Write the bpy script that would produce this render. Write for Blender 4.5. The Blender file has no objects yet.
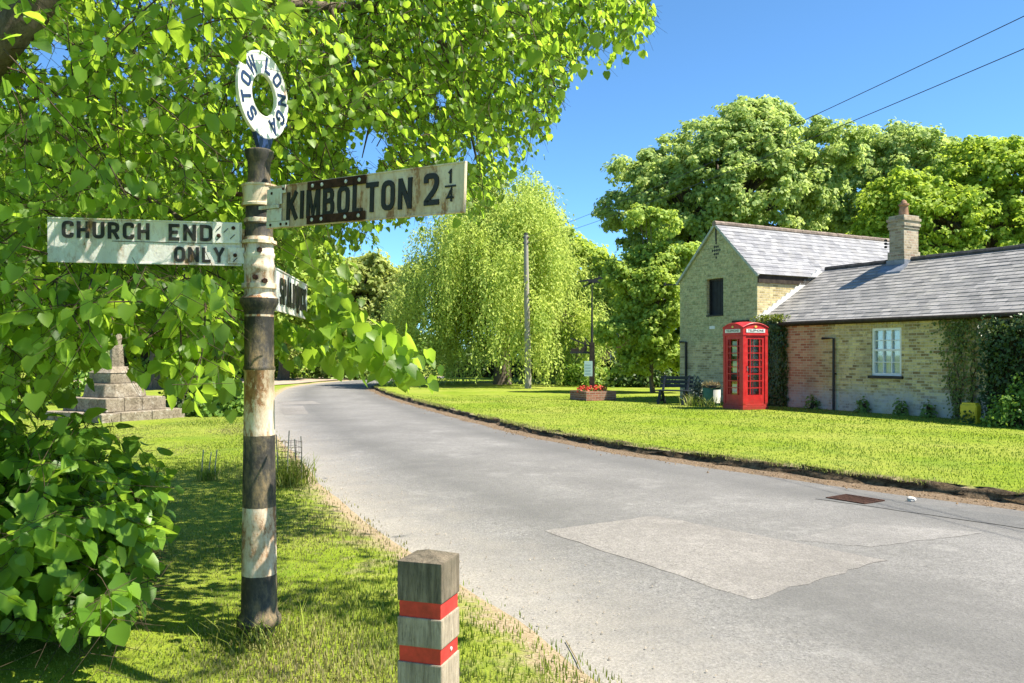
import bpy, bmesh, math, random
import numpy as np
from mathutils import Vector, Matrix

random.seed(7)
RNG = np.random.default_rng(11)
R = math.radians
SC = bpy.context.scene
COL = SC.collection

# ------------------------------------------------------------------ camera, sky, sun, exposure
CAMZ = 1.65
FPX = 820.0
HORY = 355.0
cd = bpy.data.cameras.new('camera')
cam = bpy.data.objects.new('camera', cd)
COL.objects.link(cam)
cam.location = (0, 0, CAMZ)
cam.rotation_euler = (R(90), 0, 0)
cd.sensor_width = 36
cd.lens = 36 * FPX / 1024
cd.shift_y = (HORY - 341.5) / 1024
cd.clip_start = 0.05
cd.clip_end = 5000
SC.camera = cam
SC.render.resolution_x = 1024
SC.render.resolution_y = 683

SUN_EL = 56.0
SUN_AZ = 101.0          # clockwise from +Y
sdir = Vector((math.sin(R(SUN_AZ)) * math.cos(R(SUN_EL)), math.cos(R(SUN_AZ)) * math.cos(R(SUN_EL)), math.sin(R(SUN_EL))))
w = bpy.data.worlds.new('World')
SC.world = w
w.use_nodes = True
wn = w.node_tree.nodes
sky = wn.new('ShaderNodeTexSky')
sky.sky_type = 'NISHITA'
sky.sun_disc = False
sky.sun_elevation = R(SUN_EL)
sky.sun_rotation = R(SUN_AZ)
sky.altitude = 0
sky.air_density = 0.6
sky.dust_density = 0.0
sky.ozone_density = 7.0
wn['Background'].inputs['Strength'].default_value = 0.113
tint = wn.new('ShaderNodeMix')
tint.data_type = 'RGBA'
tint.blend_type = 'MULTIPLY'
tint.inputs[0].default_value = 1.0
tint.inputs[7].default_value = (0.80, 1.02, 0.98, 1)
w.node_tree.links.new(sky.outputs[0], tint.inputs[6])
w.node_tree.links.new(tint.outputs[2], wn['Background'].inputs['Color'])
sd = bpy.data.lights.new('sun', 'SUN')
sd.energy = 5.0
sd.angle = R(0.5)
sd.color = (1.0, 0.93, 0.80)
so = bpy.data.objects.new('sun', sd)
COL.objects.link(so)
so.location = (30, -5, 40)
so.rotation_euler = sdir.to_track_quat('Z', 'Y').to_euler()
SC.view_settings.view_transform = 'Standard'
SC.view_settings.look = 'None'
SC.view_settings.gamma = 1
SC.view_settings.use_curve_mapping = False
SC.view_settings.exposure = 1.4
try:
    SC.cycles.max_bounces = 10
    SC.cycles.transparent_max_bounces = 12
    SC.cycles.use_denoising = True
except Exception:
    pass


def at(px, py, d):
    """a point in the place from its picture position and its distance ahead"""
    return Vector(((px - 512) / FPX * d, d, CAMZ + (HORY - py) / FPX * d))


# ------------------------------------------------------------------ tags and objects
def tag(o, label=None, cat=None, group=None, kind=None):
    if label: o['label'] = label
    if cat: o['category'] = cat
    if group: o['group'] = group
    if kind: o['kind'] = kind
    return o


def empty(name, loc=(0, 0, 0), rz=0, label=None, cat=None, group=None):
    o = bpy.data.objects.new(name, None)
    o.empty_display_size = 0.2
    COL.objects.link(o)
    o.location = loc
    o.rotation_euler = (0, 0, rz)
    return tag(o, label, cat, group)


def link(name, me, mat=None, parent=None, smooth=False):
    o = bpy.data.objects.new(name, me)
    COL.objects.link(o)
    if mat is not None:
        for m in (mat if isinstance(mat, (list, tuple)) else [mat]):
            me.materials.append(m)
    if parent: o.parent = parent
    if smooth:
        me.polygons.foreach_set('use_smooth', np.ones(len(me.polygons), bool))
    return o


def copy_tree(o, parent=None):
    c = o.copy()
    COL.objects.link(c)
    c.parent = parent
    for ch in list(o.children):
        copy_tree(ch, c)
    return c


class MB:
    """collects shapes and links them as ONE mesh object"""
    def __init__(s):
        s.v = []; s.f = []; s.mi = []; s.cur = 0

    def add(s, vs, fs):
        b = len(s.v)
        s.v += [tuple(v) for v in vs]
        for f in fs:
            s.f.append([i + b for i in f]); s.mi.append(s.cur)
        return s

    def box(s, x0, x1, y0, y1, z0, z1, M=None):
        vs = [Vector((x, y, z)) for z in (z0, z1) for y in (y0, y1) for x in (x0, x1)]
        if M is not None: vs = [M @ v for v in vs]
        return s.add(vs, [(0, 2, 3, 1), (4, 5, 7, 6), (0, 1, 5, 4), (2, 6, 7, 3), (0, 4, 6, 2), (1, 3, 7, 5)])

    def bar(s, a, b, wx, wy, up=(0, 0, 1)):
        a = Vector(a); b = Vector(b)
        d = (b - a)
        z = d.normalized()
        u = Vector(up)
        if abs(z.dot(u)) > 0.98: u = Vector((0, 1, 0))
        x = u.cross(z).normalized(); y = z.cross(x)
        M = Matrix((x, y, z)).transposed().to_4x4()
        M.translation = a
        return s.box(-wx / 2, wx / 2, -wy / 2, wy / 2, 0, d.length, M)

    def tube(s, pts, rads, seg=8, cap=True):
        pts = [Vector(p) for p in pts]
        if not isinstance(rads, (list, tuple)): rads = [rads] * len(pts)
        rings = []
        ref = Vector((0.31, 0.2, 0.93))
        for i, p in enumerate(pts):
            t = (pts[min(i + 1, len(pts) - 1)] - pts[max(i - 1, 0)]).normalized()
            if abs(t.dot(ref)) > 0.97: ref = Vector((0.9, 0.3, 0.1))
            x = ref.cross(t).normalized(); y = t.cross(x)
            rings.append([p + (x * math.cos(2 * math.pi * k / seg) + y * math.sin(2 * math.pi * k / seg)) * rads[i] for k in range(seg)])
        vs = [v for r in rings for v in r]
        fs = []
        for i in range(len(pts) - 1):
            for k in range(seg):
                k2 = (k + 1) % seg
                fs.append((i * seg + k, i * seg + k2, (i + 1) * seg + k2, (i + 1) * seg + k))
        if cap:
            fs.append(tuple(range(seg - 1, -1, -1)))
            fs.append(tuple((len(pts) - 1) * seg + k for k in range(seg)))
        return s.add(vs, fs)

    def lathe(s, prof, seg=24, c=(0, 0, 0), ph=0.0, M=None):
        vs = []
        for (r, z) in prof:
            for k in range(seg):
                a = 2 * math.pi * k / seg + ph
                v = Vector((c[0] + r * math.cos(a), c[1] + r * math.sin(a), c[2] + z))
                vs.append(M @ v if M is not None else v)
        fs = []
        n = len(prof)
        for i in range(n - 1):
            for k in range(seg):
                k2 = (k + 1) % seg
                fs.append((i * seg + k, i * seg + k2, (i + 1) * seg + k2, (i + 1) * seg + k))
        fs.append(tuple(range(seg - 1, -1, -1)))
        fs.append(tuple((n - 1) * seg + k for k in range(seg)))
        return s.add(vs, fs)

    def prism(s, poly, y0, y1, axis='y', M=None):
        """polygon in (x,z) pushed along y, or in (y,z) along x, or (x,y) along z"""
        n = len(poly)
        def P(a, b, t):
            v = Vector((a, t, b)) if axis == 'y' else (Vector((t, a, b)) if axis == 'x' else Vector((a, b, t)))
            return M @ v if M is not None else v
        vs = [P(a, b, y0) for a, b in poly] + [P(a, b, y1) for a, b in poly]
        fs = [tuple(range(n)), tuple(range(2 * n - 1, n - 1, -1))]
        for i in range(n):
            j = (i + 1) % n
            fs.append((i, i + n, j + n, j))
        return s.add(vs, fs)

    def build(s, name, mat=None, parent=None, smooth=False, bevel=0.0, uv=True, seg=2):
        me = bpy.data.meshes.new(name)
        me.from_pydata(s.v, [], s.f)
        bm = bmesh.new(); bm.from_mesh(me)
        bmesh.ops.recalc_face_normals(bm, faces=bm.faces)
        if bevel > 0:
            es = [e for e in bm.edges if len(e.link_faces) == 2 and e.calc_face_angle(0) > 0.5]
            bmesh.ops.bevel(bm, geom=es, offset=bevel, segments=seg, affect='EDGES', profile=0.7)
        bm.to_mesh(me); bm.free()
        if max(s.mi, default=0) > 0 and bevel == 0:
            me.polygons.foreach_set('material_index', s.mi)
        if uv: box_uv(me)
        o = link(name, me, mat, parent, False)
        if smooth:
            me.polygons.foreach_set('use_smooth', np.ones(len(me.polygons), bool))
            me.set_sharp_from_angle(angle=R(40))
        return o


def box_uv(me):
    uvl = me.uv_layers.new(name='UVMap')
    co = [v.co for v in me.vertices]
    dat = np.zeros(len(me.loops) * 2, np.float32)
    for p in me.polygons:
        n = p.normal
        if abs(n.z) > 0.96:
            t = Vector((1, 0, 0)); b = Vector((0, 1, 0))
        else:
            t = Vector((-n.y, n.x, 0)).normalized(); b = n.cross(t)
        for li in p.loop_indices:
            c = co[me.loops[li].vertex_index]
            dat[2 * li] = c.dot(t); dat[2 * li + 1] = c.dot(b)
    uvl.data.foreach_set('uv', dat)


def fast_mesh(name, verts, faces_flat, per, attrs=None):
    """verts (n,3); faces_flat (m,per) indices"""
    me = bpy.data.meshes.new(name)
    verts = np.asarray(verts, np.float32)
    F = np.asarray(faces_flat, np.int32)
    m = F.shape[0]
    me.vertices.add(len(verts)); me.vertices.foreach_set('co', verts.ravel())
    me.loops.add(m * per); me.loops.foreach_set('vertex_index', F.ravel())
    me.polygons.add(m)
    me.polygons.foreach_set('loop_start', np.arange(m, dtype=np.int32) * per)
    me.polygons.foreach_set('loop_total', np.full(m, per, np.int32))
    me.update(calc_edges=True)
    if attrs:
        for k, a in attrs.items():
            at_ = me.attributes.new(k, 'FLOAT', 'POINT')
            at_.data.foreach_set('value', np.asarray(a, np.float32))
    return me


# ------------------------------------------------------------------ materials
class NT:
    def __init__(s, name):
        s.m = bpy.data.materials.new(name)
        s.m.use_nodes = True
        s.t = s.m.node_tree
        s.b = s.t.nodes['Principled BSDF']
        s.out = s.t.nodes['Material Output']

    def n(s, typ, **kw):
        nd = s.t.nodes.new('ShaderNode' + typ)
        for k, v in kw.items():
            if k.startswith('i_'):
                key = k[2:].replace('_', ' ')
                nd.inputs[key].default_value = v
            else:
                setattr(nd, k, v)
        return nd

    def l(s, a, b):
        s.t.links.new(a, b)

    def noise(s, scale, detail=4, rough=0.6, vec=None, out='Fac', dist=0.0):
        n = s.n('TexNoise', i_Scale=scale, i_Detail=detail, i_Roughness=rough, i_Distortion=dist)
        s.l(vec if vec is not None else s.obj(), n.inputs['Vector'])
        return n.outputs[out]

    def obj(s):
        if not hasattr(s, '_tc'): s._tc = s.n('TexCoord')
        return s._tc.outputs['Object']

    def uv(s):
        s.obj()
        return s._tc.outputs['UV']

    def map(s, vec, scale=(1, 1, 1), loc=(0, 0, 0)):
        m = s.n('Mapping')
        m.inputs['Scale'].default_value = scale; m.inputs['Location'].default_value = loc
        s.l(vec, m.inputs['Vector'])
        return m.outputs[0]

    def ramp(s, fac, stops, interp='LINEAR'):
        r = s.n('ValToRGB')
        cr = r.color_ramp
        cr.interpolation = interp
        while len(cr.elements) < len(stops): cr.elements.new(0.5)
        for e, (p, c) in zip(cr.elements, stops):
            e.position = p
            e.color = (c, c, c, 1) if not isinstance(c, (tuple, list)) else (*c, 1)
        s.l(fac, r.inputs[0])
        return r.outputs[0]

    def mix(s, fac, a, b, mode='MIX'):
        m = s.n('Mix', data_type='RGBA', blend_type=mode)
        for v, i in ((fac, 0), (a, 6), (b, 7)):
            if hasattr(v, 'is_linked') or hasattr(v, 'links'): s.l(v, m.inputs[i])
            elif i == 0: m.inputs[0].default_value = v
            else: m.inputs[i].default_value = (*v, 1)
        return m.outputs[2]

    def math(s, op, a, b=None, clamp=False):
        m = s.n('Math', operation=op, use_clamp=clamp)
        for i, v in enumerate((a, b)):
            if v is None: continue
            if hasattr(v, 'links'): s.l(v, m.inputs[i])
            else: m.inputs[i].default_value = v
        return m.outputs[0]

    def sep(s, vec):
        n = s.n('SeparateXYZ'); s.l(vec, n.inputs[0]); return n.outputs

    def attr(s, name):
        n = s.n('Attribute'); n.attribute_name = name
        return n.outputs['Fac']

    def island(s):
        return s.n('NewGeometry').outputs['Random Per Island']

    def bump(s, h, strength=0.3, dist=0.01):
        b = s.n('Bump', i_Strength=strength, i_Distance=dist)
        s.l(h, b.inputs['Height'])
        s.l(b.outputs[0], s.b.inputs['Normal'])

    def base(s, c):
        if hasattr(c, 'links'): s.l(c, s.b.inputs['Base Color'])
        else: s.b.inputs['Base Color'].default_value = (*c, 1)
        return s

    def rough(s, r, spec=0.4):
        if hasattr(r, 'links'): s.l(r, s.b.inputs['Roughness'])
        else: s.b.inputs['Roughness'].default_value = r
        s.b.inputs['Specular IOR Level'].default_value = spec
        return s

    def translucent(s, col, fac):
        t = s.n('BsdfTranslucent')
        if hasattr(col, 'links'): s.l(col, t.inputs['Color'])
        else: t.inputs['Color'].default_value = (*col, 1)
        mx = s.n('MixShader'); mx.inputs[0].default_value = fac
        s.l(s.b.outputs[0], mx.inputs[1]); s.l(t.outputs[0], mx.inputs[2])
        s.l(mx.outputs[0], s.out.inputs['Surface'])
        return s


def plain(name, col, rough=0.6, spec=0.4, var=0.12, scale=9, metal=0.0, bump=0.0):
    t = NT(name)
    f = t.noise(scale, 5, 0.65)
    dark = tuple(c * (1 - var * 2) for c in col); light = tuple(min(1, c * (1 + var)) for c in col)
    t.base(t.ramp(f, [(0.3, dark), (0.7, light)])).rough(rough, spec)
    t.b.inputs['Metallic'].default_value = metal
    if bump: t.bump(t.noise(scale * 4, 4), bump, 0.01)
    return t.m


def leaf_mat(name, lo, hi, tr, fac=0.4, rough=0.45, spec=0.35, clump=None):
    t = NT(name)
    c = t.ramp(t.island(), [(0.0, lo), (0.55, tuple((a + b) / 2 for a, b in zip(lo, hi))), (1.0, hi)])
    tc = t.ramp(t.island(), [(0.0, tuple(x * 0.75 for x in tr)), (1.0, tr)])
    if clump:
        f = t.ramp(t.noise(clump, 2), [(0.35, 0.0), (0.65, 1.0)])
        c = t.mix(f, c, t.mix(1.0, c, (1.25, 1.12, 0.9), 'MULTIPLY'))
    t.base(c).rough(rough, spec)
    t.translucent(tc, fac)
    return t.m


def m_grass():
    t = NT('grass_ground')
    a = t.noise(0.35, 5, 0.65); b = t.noise(9, 6, 0.75); c2 = t.noise(60, 4, 0.8)
    c = t.ramp(b, [(0.3, (0.10, 0.16, 0.010)), (0.55, (0.20, 0.27, 0.018)), (0.75, (0.28, 0.33, 0.035))])
    c = t.mix(t.ramp(a, [(0.4, 0.0), (0.65, 0.6)]), c, (0.34, 0.33, 0.08))
    a2 = t.noise(1.1, 6, 0.7)
    c = t.mix(t.ramp(a2, [(0.5, 0.0), (0.66, 0.55)]), c, (0.09, 0.17, 0.02))
    c = t.mix(t.ramp(c2, [(0.35, 0.4), (0.6, 0.0)]), c, (0.09, 0.13, 0.012))
    d = t.math('ADD', t.attr('dry'), t.math('MULTIPLY', t.math('SUBTRACT', t.noise(3.2, 5, 0.75), 0.5), 1.5))
    dry = t.ramp(t.noise(40, 5, 0.75), [(0.3, (0.17, 0.12, 0.07)), (0.55, (0.33, 0.26, 0.17)), (0.8, (0.46, 0.41, 0.31))])
    c = t.mix(t.ramp(d, [(0.35, 0.0), (0.7, 1.0)]), c, dry)
    t.base(c).rough(0.9, 0.1)
    t.bump(c2, 0.6, 0.03)
    return t.m


def m_asphalt(name, lo, hi, tint=(1, 1, 1), extra=True):
    t = NT(name)
    fine = t.noise(170, 3, 0.8); mid = t.noise(14, 6, 0.7); big = t.noise(0.55, 5, 0.6, vec=t.map(t.obj(), (1, 1, 1)))
    v = t.n('TexVoronoi', i_Scale=48.0); t.l(t.obj(), v.inputs['Vector'])
    c = t.ramp(fine, [(0.3, tuple(lo * x for x in tint)), (0.7, tuple(hi * x for x in tint))])
    c = t.mix(t.ramp(v.outputs['Color'], [(0.0, 0.0), (0.25, 0.0), (1.0, 0.55)]), c, tuple(hi * 1.15 * x for x in tint))
    c = t.mix(t.ramp(mid, [(0.35, 0.45), (0.6, 0.0)]), c, tuple(lo * 0.8 * x for x in tint))
    sp = t.noise(52, 4, 0.85)
    c = t.mix(t.ramp(sp, [(0.36, 0.75), (0.47, 0.0)]), c, tuple(lo * 0.45 * x for x in tint))
    c = t.mix(t.ramp(sp, [(0.56, 0.0), (0.68, 0.7)]), c, tuple(hi * 1.5 * x for x in tint))
    c = t.mix(t.ramp(big, [(0.42, 0.0), (0.62, 0.5)]), c, tuple(lo * 0.85 * x for x in tint))
    c = t.mix(t.ramp(t.noise(1.4, 6, 0.75), [(0.54, 0.0), (0.7, 0.4)]), c, tuple(hi * 1.35 * x for x in tint))
    if extra:
        ed = t.attr('edge')
        pale = t.ramp(t.noise(55, 5, 0.8), [(0.3, (0.17, 0.155, 0.135)), (0.7, (0.40, 0.37, 0.33))])
        e2 = t.math('ADD', ed, t.math('MULTIPLY', t.math('SUBTRACT', t.noise(2.2, 6, 0.7), 0.5), 0.9))
        c = t.mix(t.ramp(e2, [(0.35, 0.0), (0.95, 0.8)]), c, pale)
        tr = t.attr('track')
        t2 = t.math('ADD', tr, t.math('MULTIPLY', t.math('SUBTRACT', t.noise(1.3, 5, 0.7), 0.5), 0.6))
        c = t.mix(t.ramp(t2, [(0.3, 0.0), (0.85, 0.75)]), c, (0.10, 0.098, 0.095))
        # fine cracks
        vc = t.n('TexVoronoi', feature='DISTANCE_TO_EDGE', i_Scale=0.55)
        wob = t.mix(0.08, t.obj(), t.noise(2.0, 5, 0.7, out='Color'))
        t.l(wob, vc.inputs['Vector'])
        cr = t.ramp(vc.outputs['Distance'], [(0.0, 1.0), (0.004, 0.0)])
        c = t.mix(t.math('MULTIPLY', cr, t.ramp(t.noise(0.6, 3), [(0.55, 0.0), (0.65, 0.25)])), c, (0.09, 0.09, 0.09))
    t.base(c).rough(0.85, 0.25)
    t.bump(t.math('ADD', fine, v.outputs['Distance']), 0.5, 0.006)
    return t.m


def m_brick(name, cols, mortar, zones=None, moss=0.0, salt=0.0):
    t = NT(name)
    bk = t.n('TexBrick', offset=0.5, i_Scale=1.0)
    bk.inputs['Color1'].default_value = (0, 0, 0, 1); bk.inputs['Color2'].default_value = (1, 1, 1, 1)
    bk.inputs['Mortar'].default_value = (0.5, 0.5, 0.5, 1)
    bk.inputs['Mortar Size'].default_value = 0.008; bk.inputs['Mortar Smooth'].default_value = 0.3
    bk.inputs['Brick Width'].default_value = 0.225; bk.inputs['Row Height'].default_value = 0.075
    wv = t.mix(0.012, t.uv(), t.noise(3, 3, out='Color'))
    t.l(wv, bk.inputs['Vector'])
    c = t.ramp(bk.outputs['Color'], [(0.0, cols[0]), (0.35, cols[1]), (0.65, cols[2]), (1.0, cols[3])])
    c = t.mix(t.ramp(t.noise(9, 6, 0.8), [(0.34, 0.75), (0.5, 0.0)]), c, tuple(x * 0.4 for x in cols[0]))
    c = t.mix(t.ramp(t.noise(1.9, 5, 0.7), [(0.5, 0.0), (0.7, 0.45)]), c, tuple(min(0.75, x * 1.35) for x in cols[2]))
    o = t.sep(t.obj())
    if zones == 'cottage':
        # red brick patch by the ivy, whitened foot of the wall
        r = t.math('ADD', t.math('ABSOLUTE', t.math('SUBTRACT', o[0], 1.75)), t.math('MULTIPLY', t.noise(1.6, 5, 0.7), 1.6))
        c = t.mix(t.ramp(r, [(1.2 / 4, 0.75), (2.0 / 4, 0.0)]) if False else t.ramp(t.math('DIVIDE', r, 4.0), [(0.30, 0.95), (0.5, 0.0)]), c,
                  t.ramp(bk.outputs['Color'], [(0.0, (0.34, 0.12, 0.07)), (0.5, (0.50, 0.23, 0.14)), (1.0, (0.54, 0.33, 0.2))]))
    c = t.mix(t.math('SUBTRACT', 1.0, bk.outputs['Fac']), mortar, c)
    if moss:
        mz = t.math('ADD', t.math('MULTIPLY', o[2], 0.33), t.math('MULTIPLY', t.math('SUBTRACT', t.noise(1.1, 6, 0.7), 0.5), 0.9))
        gate = t.math('MULTIPLY', t.ramp(mz, [(0.58, 0.0), (0.72, moss)]), t.math('LESS_THAN', o[1], 0.02))
        spk = t.ramp(t.noise(7, 7, 0.8), [(0.36, 0.15), (0.60, 1.0)])
        c = t.mix(t.math('MULTIPLY', gate, spk), c, t.ramp(t.noise(11, 6, 0.85), [(0.34, (0.05, 0.07, 0.028)), (0.5, (0.26, 0.31, 0.16)), (0.64, (0.56, 0.58, 0.40))]))
    if salt:
        sz = t.math('SUBTRACT', 1.0, t.math('ADD', t.math('MULTIPLY', o[2], 1.25), t.math('MULTIPLY', t.math('SUBTRACT', t.noise(1.5, 6, 0.7), 0.5), 1.2)))
        c = t.mix(t.math('MULTIPLY', t.ramp(sz, [(0.1, 0.0), (0.5, salt)]), t.ramp(t.noise(9, 5, 0.7), [(0.3, 0.3), (0.6, 1.0)])), c, (0.46, 0.46, 0.46))
    st = t.ramp(t.noise(0.8, 6, 0.7, vec=t.map(t.obj(), (1, 1, 0.5))), [(0.5, 0.0), (0.72, 0.5)])
    c = t.mix(st, c, (0.19, 0.17, 0.12))
    t.base(c).rough(0.9, 0.2)
    t.bump(t.math('SUBTRACT', t.noise(60, 4, 0.8), t.math('MULTIPLY', bk.outputs['Fac'], 0.9)), 0.55, 0.008)
    return t.m


def m_slate(name, a, b, lich):
    t = NT(name)
    bk = t.n('TexBrick', offset=0.5, i_Scale=1.0)
    bk.inputs['Color1'].default_value = (0, 0, 0, 1); bk.inputs['Color2'].default_value = (1, 1, 1, 1)
    bk.inputs['Mortar'].default_value = (0.2, 0.2, 0.2, 1)
    bk.inputs['Mortar Size'].default_value = 0.006; bk.inputs['Brick Width'].default_value = 0.28; bk.inputs['Row Height'].default_value = 0.19
    t.l(t.mix(0.015, t.uv(), t.noise(2.5, 3, out='Color')), bk.inputs['Vector'])
    c = t.ramp(bk.outputs['Color'], [(0.0, a), (1.0, b)])
    c = t.mix(t.math('MULTIPLY', bk.outputs['Fac'], 0.7), c, tuple(x * 0.35 for x in a))
    c = t.mix(t.ramp(t.noise(2.0, 6, 0.75), [(0.5, 0.0), (0.75, 0.55)]), c, lich)
    c = t.mix(t.ramp(t.noise(13, 6, 0.8), [(0.55, 0.0), (0.75, 0.5)]), c, tuple(x * 0.5 for x in a))
    t.base(c).rough(0.6, 0.4)
    t.bump(t.math('SUBTRACT', t.noise(25, 4), bk.outputs['Fac']), 0.35, 0.006)
    return t.m


def m_paint_rust(name, paint, rust_at=0.56, bands=False, grime=0.5, pale=False):
    """old gloss paint that flakes to rust"""
    t = NT(name)
    v = t.map(t.obj(), (1, 1, 0.45))
    f = t.noise(7.5, 8, 0.72, vec=v); g = t.noise(38, 6, 0.75, vec=v); h = t.noise(3.0, 5, 0.6, vec=t.map(t.obj(), (1.6, 1.6, 0.22)))
    p = t.mix(t.ramp(h, [(0.42, 0.0), (0.7, grime)]), paint, tuple(a * b for a, b in zip(paint, (0.62, 0.48, 0.32))))
    p = t.mix(t.ramp(g, [(0.5, 0.0), (0.7, 0.5)]), p, tuple(x * 0.5 for x in paint))
    rust = t.ramp(g, [(0.3, (0.05, 0.022, 0.012)), (0.55, (0.17, 0.065, 0.025)), (0.75, (0.30, 0.14, 0.06))])
    if pale: rust = t.ramp(g, [(0.3, (0.10, 0.045, 0.022)), (0.5, (0.27, 0.135, 0.065)), (0.72, (0.42, 0.27, 0.15))])
    mk = t.ramp(t.math('ADD', f, t.math('MULTIPLY', t.math('SUBTRACT', g, 0.5), 0.35)), [(rust_at, 0.0), (rust_at + 0.05, 1.0)])
    edge = t.ramp(t.math('ADD', f, t.math('MULTIPLY', t.math('SUBTRACT', g, 0.5), 0.35)), [(rust_at - 0.12, 0.0), (rust_at, 0.55)])
    p = t.mix(edge, p, (0.40, 0.22, 0.10))
    c = t.mix(mk, p, rust)
    if bands:
        z = t.sep(t.obj())[2]
        zz = t.math('DIVIDE', t.math('ADD', z, t.math('MULTIPLY', t.math('SUBTRACT', t.noise(30, 3), 0.5), 0.006)), 3.0)
        stops = []
        k = 1.0
        for zc, val in bands:
            stops.append((zc / 3.0, val))
        msk = t.ramp(zz, stops, 'CONSTANT')
        blk = t.ramp(t.noise(9, 7, 0.75, vec=v), [(0.3, (0.016, 0.015, 0.014)), (0.46, (0.045, 0.040, 0.034)), (0.54, (0.11, 0.088, 0.055)), (0.66, (0.24, 0.17, 0.09))])
        c = t.mix(msk, c, blk)
    t.base(c).rough(t.ramp(mk, [(0, 0.5), (1, 0.9)]), 0.3)
    t.bump(t.math('SUBTRACT', t.noise(50, 4), t.math('MULTIPLY', mk, 0.8)), 0.4, 0.004)
    return t.m


def m_wood(name, lo, hi, grain=(14, 14, 1.2), dirt=0.5):
    t = NT(name)
    v = t.map(t.obj(), grain)
    g = t.noise(3.2, 8, 0.75, vec=v, dist=0.6); f = t.noise(14, 6, 0.8, vec=v)
    c = t.ramp(g, [(0.3, lo), (0.62, hi)])
    c = t.mix(t.ramp(f, [(0.32, 0.75), (0.48, 0.0)]), c, tuple(x * 0.22 for x in lo))
    z = t.noise(3.5, 5, 0.7)
    c = t.mix(t.ramp(z, [(0.45, 0.0), (0.75, dirt)]), c, (0.05, 0.052, 0.04))
    t.base(c).rough(0.85, 0.2)
    t.bump(t.math('ADD', g, f), 0.7, 0.006)
    return t.m


def m_glass(name, tint=(0.85, 0.9, 0.92), refl=0.12):
    t = NT(name)
    tr = t.n('BsdfTransparent'); tr.inputs[0].default_value = (*tint, 1)
    gl = t.n('BsdfGlossy', i_Roughness=0.03)
    mx = t.n('MixShader'); mx.inputs[0].default_value = refl
    t.l(tr.outputs[0], mx.inputs[1]); t.l(gl.outputs[0], mx.inputs[2])
    t.l(mx.outputs[0], t.out.inputs['Surface'])
    return t.m


M = {}
M['grass'] = m_grass()
M['road'] = m_asphalt('weathered_asphalt', 0.122, 0.222, (1.02, 0.985, 0.945))
M['patch'] = m_asphalt('pale_patch_asphalt', 0.145, 0.25, (1.06, 0.99, 0.92), False)
M['patch2'] = m_asphalt('grey_patch_asphalt', 0.145, 0.245, (1.03, 0.985, 0.94), False)
M['tar'] = m_asphalt('dark_patch_asphalt', 0.095, 0.15, (1, 0.99, 0.97), False)
M['blade'] = None


def m_blade():
    t = NT('grass_blades')
    c = t.ramp(t.island(), [(0.0, (0.11, 0.18, 0.012)), (0.5, (0.20, 0.28, 0.02)), (0.85, (0.28, 0.34, 0.035)), (1.0, (0.36, 0.34, 0.10))])
    c = t.mix(t.ramp(t.noise(0.9, 5, 0.65), [(0.45, 0.0), (0.65, 0.6)]), c, (0.10, 0.19, 0.02))
    c = t.mix(t.ramp(t.noise(0.45, 6, 0.7), [(0.5, 0.0), (0.68, 0.55)]), c, (0.36, 0.37, 0.10))
    c = t.mix(t.attr('dry'), c, t.ramp(t.island(), [(0.0, (0.22, 0.17, 0.07)), (1.0, (0.42, 0.35, 0.19))]))
    t.base(c).rough(0.6, 0.25)
    t.translucent(c, 0.35)
    return t.m


M['blade'] = m_blade()
M['soil'] = plain('dark_soil', (0.14, 0.10, 0.062), 0.95, 0.1, 0.45, 14, 0, 1.0)


def m_litter():
    t = NT('leaf_litter_gravel')
    c = t.ramp(t.noise(45, 6, 0.8), [(0.3, (0.06, 0.042, 0.028)), (0.5, (0.16, 0.115, 0.075)), (0.7, (0.30, 0.24, 0.18))])
    t.base(c).rough(0.95, 0.1); t.bump(t.noise(70, 4, 0.8), 0.8, 0.015)
    return t.m


M['litter'] = m_litter()
M['drive'] = plain('pinkish_gravel', (0.36, 0.29, 0.23), 0.95, 0.1, 0.15, 3)
M['barn_brick'] = m_brick('mossy_gault_brick', ((0.26, 0.20, 0.09), (0.52, 0.42, 0.20), (0.64, 0.53, 0.28), (0.43, 0.34, 0.17)), (0.50, 0.45, 0.33), None, 0.85, 0.0)
M['cott_brick'] = m_brick('yellow_gault_brick', ((0.24, 0.16, 0.075), (0.52, 0.40, 0.165), (0.68, 0.55, 0.26), (0.40, 0.30, 0.17)), (0.52, 0.46, 0.34), 'cottage', 0.0, 0.8)
M['chim_brick'] = m_brick('grey_chimney_brick', ((0.22, 0.17, 0.11), (0.36, 0.28, 0.19), (0.44, 0.36, 0.26), (0.27, 0.17, 0.12)), (0.40, 0.37, 0.3))
M['red_brick'] = m_brick('red_brick', ((0.20, 0.07, 0.045), (0.30, 0.11, 0.07), (0.36, 0.15, 0.10), (0.25, 0.10, 0.07)), (0.32, 0.27, 0.22))
M['slate_barn'] = m_slate('blue_slate', (0.11, 0.112, 0.13), (0.25, 0.25, 0.265), (0.27, 0.255, 0.23))
M['slate_cott'] = m_slate('grey_slate', (0.16, 0.155, 0.15), (0.31, 0.295, 0.28), (0.36, 0.34, 0.29))
M['ridge'] = plain('clay_ridge_tile', (0.22, 0.17, 0.14), 0.85, 0.2, 0.3, 6)
M['lead'] = plain('lead_flashing', (0.19, 0.21, 0.25), 0.5, 0.4, 0.2, 5)
M['mortar'] = plain('white_mortar', (0.68, 0.67, 0.63), 0.85, 0.2, 0.08, 8)
M['dark_wood'] = plain('dark_timber', (0.05, 0.038, 0.028), 0.8, 0.2, 0.3, 8)
M['black'] = plain('black_hatch', (0.012, 0.014, 0.018), 0.55, 0.3, 0.3, 6)
M['iron'] = plain('dark_iron', (0.022, 0.021, 0.02), 0.55, 0.4, 0.3, 12)
M['white_paint'] = plain('white_paint', (0.72, 0.72, 0.70), 0.45, 0.4, 0.05, 10)
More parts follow.
